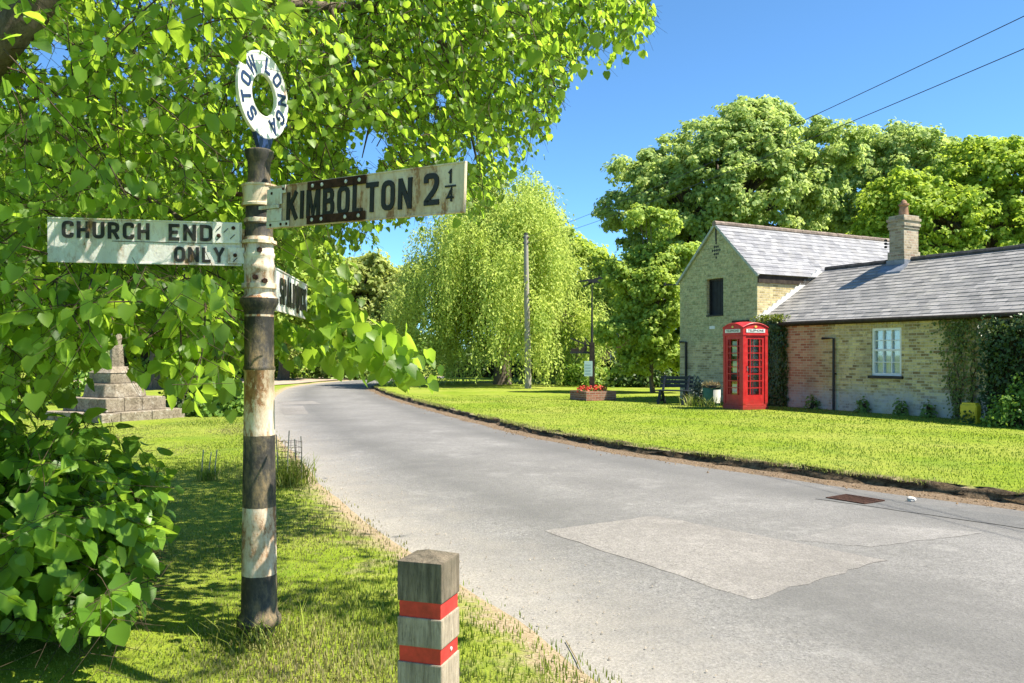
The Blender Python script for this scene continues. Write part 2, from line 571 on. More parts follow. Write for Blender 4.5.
M['verge_trim'] = plain('pale_verge_trim', (0.36, 0.40, 0.36), 0.7, 0.3, 0.15, 8)
M['glass'] = m_glass('window_glass')
M['curtain'] = plain('net_curtain', (0.80, 0.82, 0.84), 0.9, 0.1, 0.08, 6)
def m_red():
    t = NT('faded_red_paint')
    c = t.ramp(t.noise(5, 6, 0.7), [(0.35, (0.40, 0.012, 0.014)), (0.6, (0.52, 0.022, 0.022)), (0.75, (0.58, 0.07, 0.055))])
    c = t.mix(t.ramp(t.noise(30, 6, 0.8), [(0.56, 0.0), (0.68, 0.5)]), c, (0.22, 0.02, 0.018))
    z = t.sep(t.obj())[2]
    g = t.math('ADD', z, t.math('MULTIPLY', t.noise(9, 5, 0.7), 0.5))
    c = t.mix(t.ramp(g, [(0.3, 0.6), (0.55, 0.0)]), c, (0.20, 0.045, 0.03))
    t.base(c).rough(t.ramp(t.noise(14, 4), [(0.3, 0.3), (0.7, 0.6)]), 0.45)
    return t.m


M['red'] = m_red()
M['gold'] = plain('gold_paint', (0.75, 0.52, 0.12), 0.4, 0.5, 0.08, 8)
M['phone_black'] = plain('black_enamel', (0.02, 0.02, 0.022), 0.4, 0.4, 0.2, 8)
M['grey_metal'] = plain('brushed_metal', (0.35, 0.35, 0.36), 0.4, 0.5, 0.1, 20, 0.6)
M['paper'] = plain('notice_paper', (0.72, 0.70, 0.62), 0.8, 0.2, 0.06, 7)
M['bench'] = plain('painted_dark_timber', (0.018, 0.026, 0.032), 0.55, 0.35, 0.3, 14)
M['stone'] = None


def m_stone():
    t = NT('old_limestone')
    f = t.noise(3.0, 8, 0.75); g = t.noise(20, 6, 0.8)
    c = t.ramp(f, [(0.3, (0.13, 0.105, 0.072)), (0.5, (0.27, 0.225, 0.165)), (0.7, (0.38, 0.345, 0.28))])
    c = t.mix(t.ramp(g, [(0.48, 0.0), (0.64, 0.8)]), c, (0.075, 0.062, 0.042))
    c = t.mix(t.ramp(t.noise(6, 7, 0.8), [(0.58, 0.0), (0.68, 0.7)]), c, (0.50, 0.49, 0.44))
    t.base(c).rough(0.95, 0.15); t.bump(t.math('ADD', f, g), 0.8, 0.03)
    return t.m


M['stone'] = m_stone()
M['post_paint'] = m_paint_rust('banded_post_paint', (0.68, 0.61, 0.50), 0.515, pale=True, grime=0.75,
                               bands=[(0.0, 1.0), (0.36, 0.0), (0.745, 1.0), (1.15, 0.0), (1.53, 1.0), (1.815, 1.0), (1.83, 0.0), (1.842, 1.0), (1.935, 0.0), (2.29, 1.0), (2.375, 0.0), (2.392, 1.0)])
M['arm_paint'] = m_paint_rust('flaking_white_paint', (0.66, 0.56, 0.42), 0.565, grime=0.75, pale=True)
M['arm_white'] = m_paint_rust('weathered_white_paint', (0.70, 0.69, 0.65), 0.625, grime=0.4, pale=True)
M['disc_white'] = m_paint_rust('white_disc_enamel', (0.72, 0.72, 0.70), 0.72, grime=0.25)
M['navy'] = plain('navy_paint', (0.015, 0.035, 0.11), 0.45, 0.4, 0.2, 12)
M['letter'] = m_paint_rust('black_letter_paint', (0.022, 0.021, 0.019), 0.76, grime=0.1)
M['rust_strap'] = plain('rusted_iron_strap', (0.055, 0.026, 0.017), 0.9, 0.2, 0.35, 25, 0, 0.5)
M['bolt'] = plain('galvanised_bolt', (0.55, 0.55, 0.53), 0.5, 0.4, 0.15, 30)
M['bollard'] = m_wood('weathered_oak', (0.17, 0.13, 0.09), (0.46, 0.38, 0.285))
M['bollard_top'] = m_wood('dark_oak_end', (0.05, 0.038, 0.026), (0.26, 0.21, 0.15), dirt=0.95)
M['band_red'] = plain('red_reflective_band', (0.56, 0.035, 0.025), 0.5, 0.4, 0.22, 14)
M['pole_wood'] = m_wood('grey_pole_wood', (0.20, 0.175, 0.145), (0.42, 0.385, 0.33), (8, 8, 0.5), 0.2)
M['bark'] = m_wood('bark', (0.06, 0.045, 0.032), (0.17, 0.135, 0.10), (7, 7, 1.5), 0.3)
M['twig'] = plain('twig_bark', (0.07, 0.05, 0.03), 0.85, 0.2, 0.2, 20)
M['lime_leaf'] = leaf_mat('lime_leaf', (0.035, 0.095, 0.012), (0.17, 0.28, 0.030), (0.50, 0.74, 0.06), 0.58, 0.42, 0.35)
M['shoot_leaf'] = leaf_mat('lime_shoot_leaf', (0.060, 0.150, 0.018), (0.19, 0.33, 0.035), (0.40, 0.62, 0.05), 0.52, 0.38, 0.35)
M['willow_leaf'] = leaf_mat('willow_leaf', (0.26, 0.37, 0.07), (0.50, 0.60, 0.16), (0.66, 0.78, 0.18), 0.5, 0.6, 0.2, 0.9)
M['syc_leaf'] = leaf_mat('sycamore_leaf', (0.18, 0.29, 0.08), (0.43, 0.53, 0.20), (0.56, 0.70, 0.18), 0.5, 0.6, 0.2, 0.8)
M['lime2_leaf'] = leaf_mat('yellow_green_leaf', (0.17, 0.29, 0.035), (0.38, 0.50, 0.075), (0.54, 0.70, 0.07), 0.48, 0.6, 0.2, 0.8)
M['pale_leaf'] = leaf_mat('pale_leaf', (0.24, 0.31, 0.07), (0.48, 0.53, 0.18), (0.60, 0.66, 0.14), 0.45, 0.6, 0.2)
M['ash_leaf'] = leaf_mat('fresh_leaf', (0.17, 0.29, 0.05), (0.40, 0.53, 0.12), (0.58, 0.72, 0.10), 0.48, 0.6, 0.2, 1.5)
M['bush_leaf'] = leaf_mat('bush_leaf', (0.09, 0.19, 0.03), (0.24, 0.38, 0.06), (0.36, 0.52, 0.05), 0.42, 0.45, 0.3)
M['ivy_leaf'] = leaf_mat('ivy_leaf', (0.025, 0.055, 0.012), (0.085, 0.135, 0.025), (0.12, 0.18, 0.015), 0.25, 0.4, 0.4)
M['ivy_bright'] = leaf_mat('creeper_leaf', (0.08, 0.115, 0.018), (0.18, 0.22, 0.035), (0.22, 0.27, 0.03), 0.3, 0.45, 0.3)
M['hedge_leaf'] = leaf_mat('hedge_leaf', (0.035, 0.075, 0.015), (0.10, 0.17, 0.03), (0.15, 0.23, 0.02), 0.3, 0.45, 0.3)
M['weed_leaf'] = leaf_mat('weed_leaf', (0.11, 0.20, 0.03), (0.24, 0.34, 0.08), (0.32, 0.42, 0.06), 0.35)
M['grey_leaf'] = leaf_mat('grey_green_leaf', (0.12, 0.14, 0.11), (0.24, 0.27, 0.21), (0.2, 0.24, 0.15), 0.25)
M['petal'] = leaf_mat('geranium_petal', (0.50, 0.03, 0.02), (0.70, 0.10, 0.06), (0.6, 0.05, 0.03), 0.3)
M['straw'] = leaf_mat('dry_stalk', (0.22, 0.17, 0.09), (0.42, 0.34, 0.19), (0.3, 0.24, 0.1), 0.2, 0.8, 0.1)
M['green_paint'] = plain('green_paint', (0.035, 0.13, 0.085), 0.5, 0.4, 0.2, 8)
M['yellow'] = plain('yellow_plastic', (0.62, 0.47, 0.02), 0.5, 0.4, 0.12, 6)
M['notice'] = plain('pale_blue_green_board', (0.42, 0.56, 0.52), 0.5, 0.3, 0.05, 6)
M['wire'] = plain('cable', (0.05, 0.055, 0.07), 0.6, 0.3, 0.1, 5)

# ------------------------------------------------------------------ ground, road, verges
LEFT = [(11, -6), (6, -1.6), (3.0, 1.55), (1.5, 2.9), (0.45, 4.05), (0.12, 5.1), (-0.50, 6.2), (-1.42, 8.2), (-2.5, 10.8), (-3.49, 13.5), (-5.0, 17.4), (-6.1, 20.8), (-7.6, 25.5),
        (-8.75, 30), (-10.1, 36), (-11.2, 41), (-11.5, 47), (-10.8, 53), (-8.6, 59), (-4, 65), (6, 72), (25, 80)]
RIGHT = [(24, -3), (15, 2.0), (11, 4.6), (8.0, 6.75), (5.45, 8.75), (3.86, 11.0), (2.6, 12.7), (1.53, 14.3), (-0.2, 18.2), (-1.70, 22.5), (-3.2, 27), (-4.7, 31.5), (-6.1, 36.5),
         (-7.1, 41), (-7.25, 45.5), (-6.5, 50), (-4.0, 54.5), (0, 58.5), (8, 64), (26, 71)]


def resample(pts, n, wob=0.0, seed=1):
    P = np.array(pts, float)
    # Catmull-Rom style smoothing by fine chaikin
    for _ in range(3):
        Q = [P[0]]
        for a, b in zip(P[:-1], P[1:]):
            Q += [0.75 * a + 0.25 * b, 0.25 * a + 0.75 * b]
        Q.append(P[-1]); P = np.array(Q)
    d = np.r_[0, np.cumsum(np.hypot(*np.diff(P, axis=0).T))]
    # denser near the camera
    s = np.linspace(0, 1, n)
    L = np.interp(s * d[-1], d, d)
    out = np.c_[np.interp(L, d, P[:, 0]), np.interp(L, d, P[:, 1])]
    if wob:
        r = np.random.default_rng(seed)
        t = np.gradient(out, axis=0); t /= np.linalg.norm(t, axis=1)[:, None]
        nrm = np.c_[-t[:, 1], t[:, 0]]
        k = r.normal(size=n); k = np.convolve(k, np.ones(5) / 5, 'same')
        out += nrm * (k * wob)[:, None]
    return out


def grid_mesh(name, rows, attrs, zs):
    """rows: list of (n,2) polylines; builds a sheet between them"""
    n = len(rows[0]); m = len(rows)
    V = np.zeros((m * n, 3)); A = {k: np.zeros(m * n) for k in attrs}
    for i, r_ in enumerate(rows):
        V[i * n:(i + 1) * n, :2] = r_
        V[i * n:(i + 1) * n, 2] = zs[i]
        for k in attrs: A[k][i * n:(i + 1) * n] = attrs[k][i]
    F = []
    for i in range(m - 1):
        a = i * n + np.arange(n - 1)
        F.append(np.c_[a, a + 1, a + n + 1, a + n])
    return fast_mesh(name, V, np.concatenate(F), 4, A)


NL = 420
Lp = resample(LEFT, NL, 0.03, 3); Rp = resample(RIGHT, NL, 0.05, 4)


def normals2(P):
    t = np.gradient(P, axis=0); t /= np.linalg.norm(t, axis=1)[:, None]
    return np.c_[-t[:, 1], t[:, 0]]   # left of travel direction (travel = away)


def smooth_norm(P, k=25):
    nn = normals2(P)
    ker = np.ones(k) / k
    pad = np.pad(nn, ((k // 2, k // 2), (0, 0)), 'edge')
    q = np.c_[np.convolve(pad[:, 0], ker, 'valid'), np.convolve(pad[:, 1], ker, 'valid')]
    return q / np.linalg.norm(q, axis=1)[:, None]


LN = smooth_norm(Lp); RN = -smooth_norm(Rp)     # both point away from the road

# far base ground, one sheet to the horizon
b = MB(); b.add([(-1800, -600, -0.06), (1800, -600, -0.06), (1800, 2600, -0.06), (-1800, 2600, -0.06)], [(0, 1, 2, 3)])
tag(b.build('ground', M['grass']), kind='structure')

# road as a cross-blended sheet
fr = [0, 0.04, 0.09, 0.15, 0.22, 0.3, 0.4, 0.5, 0.6, 0.7, 0.78, 0.86, 0.93, 1.0]
ea = [1.0, 0.95, 0.8, 0.55, 0.35, 0.1, 0, 0, 0, 0, 0, 0.0, 0.12, 0.4]
tr = [0, 0, 0, 0.1, 0.35, 0.75, 0.5, 0.15, 0.1, 0.4, 0.8, 0.7, 0.6, 0.2]
L2 = Lp + LN * 0.45; R2 = Rp + RN * 0.55
rows = [L2 * (1 - f) + R2 * f for f in fr]
# the two edges are sampled along their own lengths: pair them by nearest point instead
def pair(A, B):
    i = np.array([np.argmin(((B - a) ** 2).sum(1)) for a in A])
    i = np.maximum.accumulate(i)
    ker = np.ones(21) / 21
    i = np.convolve(np.pad(i.astype(float), 10, 'edge'), ker, 'valid')
    return np.c_[np.interp(i, np.arange(len(B)), B[:, 0]), np.interp(i, np.arange(len(B)), B[:, 1])]
Rpair = pair(L2, R2)
rows = [L2 * (1 - f) + Rpair * f for f in fr]
camber = [0.0 + 0.05 * math.sin(math.pi * f) for f in fr]
zs = [0.0 - 0.025 + c for c in camber]
road = tag(link('road', grid_mesh('road', rows, {'edge': ea, 'track': tr}, zs), M['road'], None, True), kind='structure')


def road_z(x, y):
    P = np.array([x, y])
    dl = np.sqrt(((Lp - P) ** 2).sum(1)).min() + 0.45; dr = np.sqrt(((Rp - P) ** 2).sum(1)).min() + 0.55
    f = dl / (dl + dr)
    return -0.025 + 0.05 * math.sin(math.pi * f)


def road_patch(name, pix, mat, lift=0.004, n=14):
    """a repair: a quad given by picture corners, brought down onto the road"""
    def gp(px, py):
        d = CAMZ * FPX / (py - HORY)
        for _ in range(4):
            z = road_z((px - 512) / FPX * d, d); d = (CAMZ - z) * FPX / (py - HORY)
        return np.array([(px - 512) / FPX * d, d])
    P = [gp(*p) for p in pix]
    V = []; F = []
    r = np.random.default_rng(len(pix) + int(pix[0][0]))
    for i in range(n + 1):
        for j in range(n + 1):
            u = i / n; v = j / n
            q = (P[0] * (1 - u) + P[1] * u) * (1 - v) + (P[3] * (1 - u) + P[2] * u) * v
            if i in (0, n) or j in (0, n): q = q + r.normal(size=2) * 0.013
            V.append((q[0], q[1], road_z(q[0], q[1]) + lift))
    for i in range(n):
        for j in range(n):
            a = i * (n + 1) + j
            F.append((a, a + n + 1, a + n + 2, a + 1))
    me = bpy.data.meshes.new(name); me.from_pydata(V, [], F)
    bm = bmesh.new(); bm.from_mesh(me); bmesh.ops.recalc_face_normals(bm, faces=bm.faces)
    if sum(f.normal.z for f in bm.faces) < 0: bmesh.ops.reverse_faces(bm, faces=bm.faces)
    bm.to_mesh(me); bm.free()
    return tag(link(name, me, mat, road), 'repaired patch of a different grey in the road surface')


road_patch('road_repair', [(546, 531), (655, 516), (884, 560), (752, 601)], M['patch'], 0.003)
road_patch('road_repair', [(790, 540), (860, 523), (985, 533), (872, 547)], M['patch2'], 0.0015)
road_patch('road_repair', [(279, 407), (303, 406), (309, 414), (284, 415)], M['patch'], 0.004, 6)
road_patch('road_repair', [(278, 402), (312, 401), (322, 404), (282, 405)], M['patch'], 0.004, 6)
road_patch('road_repair', [(815, 499), (850, 494), (1040, 520), (1040, 531)], M['tar'], 0.004)

# left verge: strips outward from the road edge
offs = [0.0, 0.12, 0.3, 0.55, 0.9, 1.5, 3, 6, 14, 40, 140]
dryv = [1.0, 0.8, 0.5, 0.32, 0.22, 0.14, 0.12, 0.18, 0.2, 0.1, 0.0]
zv = [-0.03, 0.008, 0.022, 0.035, 0.04, 0.045, 0.05, 0.05, 0.05, 0.05, 0.05]
LNs = smooth_norm(Lp, 61)
rows = []
for o_ in offs:
    nn = LN if o_ < 3 else LNs
    q = Lp + nn * o_
    if o_ >= 6:   # far strips: push straight left to avoid folding
        q = Lp + np.array([[-0.92, 0.12]]) * o_ + (LNs * 1.0)
    rows.append(q)
rv = np.random.default_rng(5)
verge_me = grid_mesh('verge', rows, {'dry': dryv}, zv)
vv = np.zeros(len(verge_me.vertices) * 3); verge_me.vertices.foreach_get('co', vv); vv = vv.reshape(-1, 3)
vv[NL:, 2] += (np.sin(vv[NL:, 0] * 2.1 + 1) * np.sin(vv[NL:, 1] * 1.7) * 0.012)
verge_me.vertices.foreach_set('co', vv.ravel())
tag(link('verge', verge_me, M['grass'], None, True), kind='structure')

# right green with its little soil bank and the litter strip at its foot
GZ = 0.10
def gz_edge(d): return 0.135
offs = [-0.28, -0.05, 0.12, 0.30]
rows = [Rp + RN * o_ for o_ in offs]
lit = grid_mesh('soil_strip', rows, {'dry': [0.5] * 4}, [-0.028, 0.002, 0.018, 0.02])
tag(link('soil_strip', lit, M['litter'], None, True), kind='structure')
rbank = np.random.default_rng(9)
bo = [0.09, 0.16, 0.205, 0.225, 0.27]; bz = [-0.02, 0.035, 0.075, 0.115, 0.132]
rows = [Rp + RN * (o_ + 0) for o_ in bo]
bank = grid_mesh('bank', rows, {'dry': [0.5] * 5}, bz)
vv = np.zeros(len(bank.vertices) * 3); bank.vertices.foreach_get('co', vv); vv = vv.reshape(-1, 3)
vv[:, :2] += rbank.normal(size=(len(vv), 2)) * 0.045; vv[:, 2] += rbank.normal(size=len(vv)) * 0.014
bank.vertices.foreach_set('co', vv.ravel())
tag(link('bank', bank, M['soil'], None, False), kind='structure')
offs = [0.215, 0.27, 0.36, 0.6, 1.2, 3, 8, 22, 70, 240]
dryg = [0.75, 0.42, 0.25, 0.12, 0.06, 0.0, 0.0, 0.0, 0.0, 0.0]
zg = [0.105, 0.135, 0.14, 0.14, 0.135, 0.12, 0.10, 0.10, 0.10, 0.10]
rows = []
for o_ in offs:
    q = Rp + RN * o_ if o_ < 3 else Rp + np.array([[0.93, 0.30]]) * o_
    if o_ < 0.3: q = q + RN * (np.convolve(rbank.normal(size=NL), np.ones(3) / 3, 'same') * 0.03)[:, None]
    rows.append(q)
green_me = grid_mesh('village_green', rows, {'dry': dryg}, zg)
tag(link('village_green', green_me, M['grass'], None, True), kind='structure')
# pale gravel drive off the far bend
b = MB(); b.add([(-13.2, 40, 0.075), (-11.9, 46, 0.075), (-11.6, 50, 0.075), (-10.5, 54.5, 0.075), (-13.5, 60, 0.075), (-30, 58, 0.075), (-30, 50, 0.075), (-17, 44, 0.075)], [(0, 1, 2, 3, 4, 5, 6, 7)])
tag(b.build('driveway', M['drive']), kind='structure')


# ------------------------------------------------------------------ grass blades (nobody could count them)
def blades(name, P, h, wd, dry, mat, kind='stuff', label=None, cat=None, lean=0.5, parent=None, rng=RNG):
    n = len(P)
    a = rng.uniform(0, 2 * math.pi, n)
    d = np.c_[np.cos(a), np.sin(a), np.zeros(n)]
    s = np.c_[-np.sin(a), np.cos(a), np.zeros(n)]
    le = rng.uniform(0.1, 1.0, n) * lean
    h = h * rng.uniform(0.55, 1.25, n)
    mid = P + d * (le * h * 0.35)[:, None]; mid[:, 2] += h * 0.6
    tip = P + d * (le * h)[:, None]; tip[:, 2] += h
    ww = (wd * rng.uniform(0.7, 1.3, n))[:, None]
    V = np.stack([P - s * ww / 2, P + s * ww / 2, mid + s * ww * 0.38, mid - s * ww * 0.38, tip + s * ww * 0.06, tip - s * ww * 0.06], 1).reshape(-1, 3)
    base = np.arange(n)[:, None] * 6
    F = np.concatenate([base + np.array([[0, 1, 2, 3]]), base + np.array([[3, 2, 4, 5]])])
    o = link(name, fast_mesh(name, V, F, 4, {'dry': np.repeat(dry, 6)}), mat, parent)
    if label or kind: tag(o, label, cat, None, kind)
    return o


def dist_to(P2, line):
    out = np.empty(len(P2))
    for i in range(0, len(P2), 4000):
        q = P2[i:i + 4000]
        out[i:i + 4000] = np.sqrt(((q[:, None, :] - line[None, :, :]) ** 2).sum(2)).min(1)
    return out


def vnoise(P, s, seed=0):
    r = np.random.default_rng(seed)
    k = r.normal(size=(6, 2)) * s; ph = r.uniform(0, 6.28, 6)
    return sum(np.sin(P @ k[i] + ph[i]) for i in range(6)) / 6


leftx = lambda y: np.interp(y, Lp[:, 1], Lp[:, 0])
# left verge, seen close
N = 150000
y = 3.2 + 20 * RNG.random(N) ** 2.0
xl = -0.66 * y; xr = leftx(y)
x = xl + (xr - xl) * RNG.random(N)
P2 = np.c_[x, y]
dd = dist_to(P2, Lp)
keep = (RNG.random(N) < np.clip(dd * 1.3 - 0.08 + 0.45 * vnoise(P2, 2.0, 3), 0, 1))
P2 = P2[keep]; dd = dd[keep]
dr = np.clip(0.45 - np.minimum(dd, 0.55) * 0.5 + 0.75 * vnoise(P2, 1.4, 8) + RNG.normal(size=len(P2)) * 0.15, 0, 1)
P = np.c_[P2, np.full(len(P2), 0.035)]
blades('grass', P, np.clip(0.03 + 0.012 * vnoise(P2, 1.2, 4), 0.015, 0.08), 0.0045 + 0.0006 * P2[:, 1], dr, M['blade'],
       label='short patchy grass growing on the verge by the signpost', cat='grass')
# right green: mown, with a ragged fringe over the soil bank
N = 110000
y = 7.0 + 24 * RNG.random(N) ** 1.7
x = (0.66 * y + 6.5) * RNG.random(N) - 6.5
P2 = np.c_[x, y]
rightx = np.interp(y, Rp[:, 1], Rp[:, 0])
P2 = P2[x > rightx + 0.25]
dd = dist_to(P2, Rp)
P2 = P2[dd > 0.24]; dd = dd[dd > 0.24]
P = np.c_[P2, np.interp(dd, [0.2, 0.3, 1.2, 3, 8], [0.115, 0.135, 0.13, 0.115, 0.098])]
# buildings stand here: no blades inside them
loc = np.c_[(P2[:, 0] - 7.67) * 0.478 - (P2[:, 1] - 25.66) * 0.878, (P2[:, 0] - 7.67) * 0.878 + (P2[:, 1] - 25.66) * 0.478]
ok = ~((loc[:, 1] > -0.02) & (loc[:, 0] > -3.8))
P = P[ok]; P2 = P2[ok]; dd = dd[ok]
dr = np.clip(0.35 - dd * 0.9 + 0.9 * np.maximum(vnoise(P2, 0.7, 5) - 0.12, 0) + 0.7 * np.maximum(vnoise(P2, 2.6, 15) - 0.2, 0) + RNG.normal(size=len(P2)) * 0.08, 0, 1)
blades('grass', P, np.clip(0.028 + 0.014 * vnoise(P2, 1.1, 6), 0.014, 0.05), 0.004 + 0.0007 * P2[:, 1], dr, M['blade'],
       label='bright mown grass covering the village green across the road', cat='grass')
ii = RNG.integers(60, NL - 130, 26000)
tt = RNG.random(26000)[:, None]
P2 = Rp[ii] * (1 - tt) + Rp[ii + 1] * tt + RN[ii] * RNG.uniform(0.15, 0.36, (26000, 1))
P = np.c_[P2, RNG.uniform(0.09, 0.135, 26000)]
kk = vnoise(P2, 2.5, 7) > -0.1
blades('grass', P[kk], np.full(kk.sum(), 0.045), np.full(kk.sum(), 0.008), np.clip(RNG.normal(0.35, 0.3, kk.sum()), 0, 1), M['blade'], lean=1.3,
       label='ragged long grass fringe overhanging the soil bank of the green', cat='grass')
# loose chippings and dry bits along the near road edge
N = 2600
ii = RNG.integers(30, 200, N); off = RNG.normal(-0.05, 0.33, N)
P2 = Lp[ii] + LN[ii] * off[:, None] + RNG.normal(size=(N, 2)) * 0.15
r_ = RNG.uniform(0.004, 0.012, N)
tet = np.array([[1, 0, -.4], [-.5, .87, -.4], [-.5, -.87, -.4], [0.1, 0.1, .8]])
V = (P2[:, None, :].repeat(4, 1)); zz = np.array([road_z(*p) for p in P2]) + 0.012
V = np.concatenate([V, np.repeat(zz[:, None, None], 4, 1)], 2) + tet[None] * r_[:, None, None]
base = np.arange(N)[:, None] * 4
F = np.concatenate([base + np.array([f]) for f in ((0, 1, 3), (1, 2, 3), (2, 0, 3))])
N2 = 3500
ii = RNG.integers(60, NL - 160, N2)
P3 = Rp[ii] + RN[ii] * RNG.normal(0.0, 0.14, (N2, 1)) + RNG.normal(size=(N2, 2)) * 0.1
V3 = np.concatenate([P3[:, None, :].repeat(4, 1), np.full((N2, 4, 1), 0.015)], 2) + tet[None] * RNG.uniform(0.006, 0.022, N2)[:, None, None]
b3 = np.arange(N2)[:, None] * 4
F3 = np.concatenate([b3 + np.array([f]) for f in ((0, 1, 3), (1, 2, 3), (2, 0, 3))])
tag(link('soil_crumbs', fast_mesh('soil_crumbs', V3.reshape(-1, 3), F3, 3), plain('soil_crumb', (0.17, 0.12, 0.075), 0.95, 0.1, 0.5, 30)), 'brown soil crumbs and leaf litter along the foot of the grass bank', 'soil', None, 'stuff')
tag(link('gravel', fast_mesh('gravel', V.reshape(-1, 3), F, 3), plain('loose_chippings', (0.26, 0.23, 0.19), 0.9, 0.2, 0.35, 30)), 'loose stone chippings scattered along the near road edge', 'gravel', None, 'stuff')


# ------------------------------------------------------------------ buildings
D1 = Vector((0.478, -0.878, 0)); D2 = Vector((0.878, 0.478, 0))
BROT = math.atan2(-0.878, 0.478)
BORG = Vector((7.67, 25.66, GZ))


def bw(x, y, z=0.0):
    return BORG + D1 * x + D2 * y + Vector((0, 0, z))


def slate_slope(mb, a0, a1, e, r, n, axis, rng, lift=0.014, thick=0.012):
    """courses of slates from eaves e=(across,z) to ridge r, running a0..a1 along the axis ('x' or 'y')"""
    e = Vector((e[0], e[1])); r = Vector((r[0], r[1]))
    d = (r - e); L = d.length; d = d / L
    nn = Vector((-d.y, d.x)) if (-d.y * 0 + d.x * 1) > 0 else Vector((d.y, -d.x))
    if nn.y < 0: nn = -nn
    for i in range(n):
        s0 = L * i / n; s1 = min(L, L * (i + 1) / n + 0.05)
        segs = max(2, int((a1 - a0) / 0.9))
        for k in range(segs):
            u0 = a0 + (a1 - a0) * k / segs; u1 = a0 + (a1 - a0) * (k + 1) / segs
            j = rng.uniform(-0.006, 0.006); l0 = lift + rng.uniform(0, 0.006)
            p0 = e + d * (s0 + j) + nn * l0; p1 = e + d * s1 + nn * 0.001
            q0 = p0 - nn * thick; q1 = p1 - nn * thick
            def V(u, p): return (u, p.x, p.y) if axis == 'x' else (p.x, u, p.y)
            mb.add([V(u0, p0), V(u1, p0), V(u1, p1), V(u0, p1), V(u0, q0), V(u1, q0), V(u1, q1), V(u0, q1)],
                   [(0, 1, 2, 3), (7, 6, 5, 4), (0, 4, 5, 1), (2, 6, 7, 3), (1, 5, 6, 2), (0, 3, 7, 4)])


rr = random.Random(3)
barn = empty('barn', BORG, BROT, 'two storey mossy brick barn with dark hatch in its gable and a blue slate roof', 'barn')
BWD = 3.67; BLEN = 9.6; BE = 4.12; BA = 5.86
hx0, hx1, hz0, hz1 = -2.30, -1.50, 2.84, 4.10
mb = MB()
mb.box(-BWD, hx0, 0, 0.3, -0.3, BE); mb.box(hx1, 0, 0, 0.3, -0.3, BE); mb.box(hx0, hx1, 0, 0.3, -0.3, hz0); mb.box(hx0, hx1, 0, 0.3, hz1, BE)
mb.prism([(-BWD, BE), (0, BE), (-BWD / 2, BA)], 0, 0.3)
mb.box(-0.3, 0, 0.3, BLEN - 0.3, -0.3, BE); mb.box(-BWD, -BWD + 0.3, 0.3, BLEN - 0.3, -0.3, BE)
mb.box(-BWD, 0, BLEN - 0.3, BLEN, -0.3, BE); mb.prism([(-BWD, BE), (0, BE), (-BWD / 2, BA)], BLEN - 0.3, BLEN)
wall_b = mb.build('wall', M['barn_brick'], barn)
# diamond vent: dark open bricks in a lattice
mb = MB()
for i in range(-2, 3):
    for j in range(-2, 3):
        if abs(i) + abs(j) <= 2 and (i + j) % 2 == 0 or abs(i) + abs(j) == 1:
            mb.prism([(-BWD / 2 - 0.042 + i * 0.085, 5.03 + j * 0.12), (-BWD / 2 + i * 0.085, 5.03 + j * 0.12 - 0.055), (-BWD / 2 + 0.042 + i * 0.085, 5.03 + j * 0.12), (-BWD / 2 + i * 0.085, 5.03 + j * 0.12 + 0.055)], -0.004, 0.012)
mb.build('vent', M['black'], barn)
mb = MB(); mb.box(-BWD / 2 - 0.02, -BWD / 2 + 0.02, -0.03, -0.003, 5.32, 5.75); mb.build('wall_tie', M['iron'], barn)
hat = MB()
for k in range(5):
    wdt = (hx1 - hx0) / 5
    hat.box(hx0 + k * wdt + 0.004, hx0 + (k + 1) * wdt - 0.004, 0.17, 0.21, hz0 + 0.05, hz1 - 0.03)
hatch = hat.build('hatch', M['black'], barn, bevel=0.004)
fm = MB()
fm.box(hx0 + 0.001, hx0 + 0.05, 0.12, 0.169, hz0 + 0.05, hz1 - 0.001); fm.box(hx1 - 0.05, hx1 - 0.001, 0.12, 0.169, hz0 + 0.05, hz1 - 0.001)
fm.box(hx0 + 0.05, hx1 - 0.05, 0.12, 0.169, hz1 - 0.06, hz1 - 0.001); fm.box(hx0 + 0.001, hx1 - 0.001, -0.03, 0.169, hz0 + 0.001, hz0 + 0.05)
fm.build('frame', M['iron'], hatch)
rf = MB()
oh = 0.10
sl = (BA - BE) / (BWD / 2)
slate_slope(rf, -0.09, BLEN + 0.09, (oh, BE - oh * sl + 0.05), (-BWD / 2, BA + 0.06), 13, 'y', rr)
slate_slope(rf, -0.09, BLEN + 0.09, (-BWD - oh, BE - oh * sl + 0.05), (-BWD / 2, BA + 0.06), 13, 'y', rr)
roof_b = rf.build('roof', M['slate_barn'], barn)
mb = MB()
k = 0
y = -0.1
while y < BLEN + 0.05:
    mb.tube([(-BWD / 2, y, BA + 0.055 + rr.uniform(-.006, .006)), (-BWD / 2, min(y + 0.44, BLEN + .1), BA + 0.055 + rr.uniform(-.006, .006))], 0.095, 8); y += 0.45
mb.build('ridge_tiles', M['ridge'], roof_b, True)
mb = MB()
for s in (1, -1):
    a = Vector((-BWD / 2 + s * (BWD / 2 + oh), -0.06, BE - oh * sl + 0.005)); c = Vector((-BWD / 2, -0.06, BA + 0.02))
    mb.bar(a, c, 0.07, 0.07, (0, 1, 0))
mb.build('verge_board', M['verge_trim'], barn)
mb = MB(); mb.box(0.012, 0.05, 0.02, BLEN, BE - 0.30, BE - 0.06); mb.build('eaves_board', M['dark_wood'], barn)
mb = MB(); mb.box(-2.15, -1.9, -0.012, -0.002, 2.42, 2.52); mb.build('plaque', M['white_paint'], barn)
mb = MB(); mb.box(-1.05, -0.35, -0.06, -0.002, 2.58, 2.66); mb.build('ledge', M['dark_wood'], barn)
mb = MB(); mb.tube([(-3.62, -0.05, 2.0), (-3.3, -0.05, 2.0), (-3.3, -0.05, 0.0)], 0.04, 8); mb.build('drainpipe', M['iron'], barn, True)
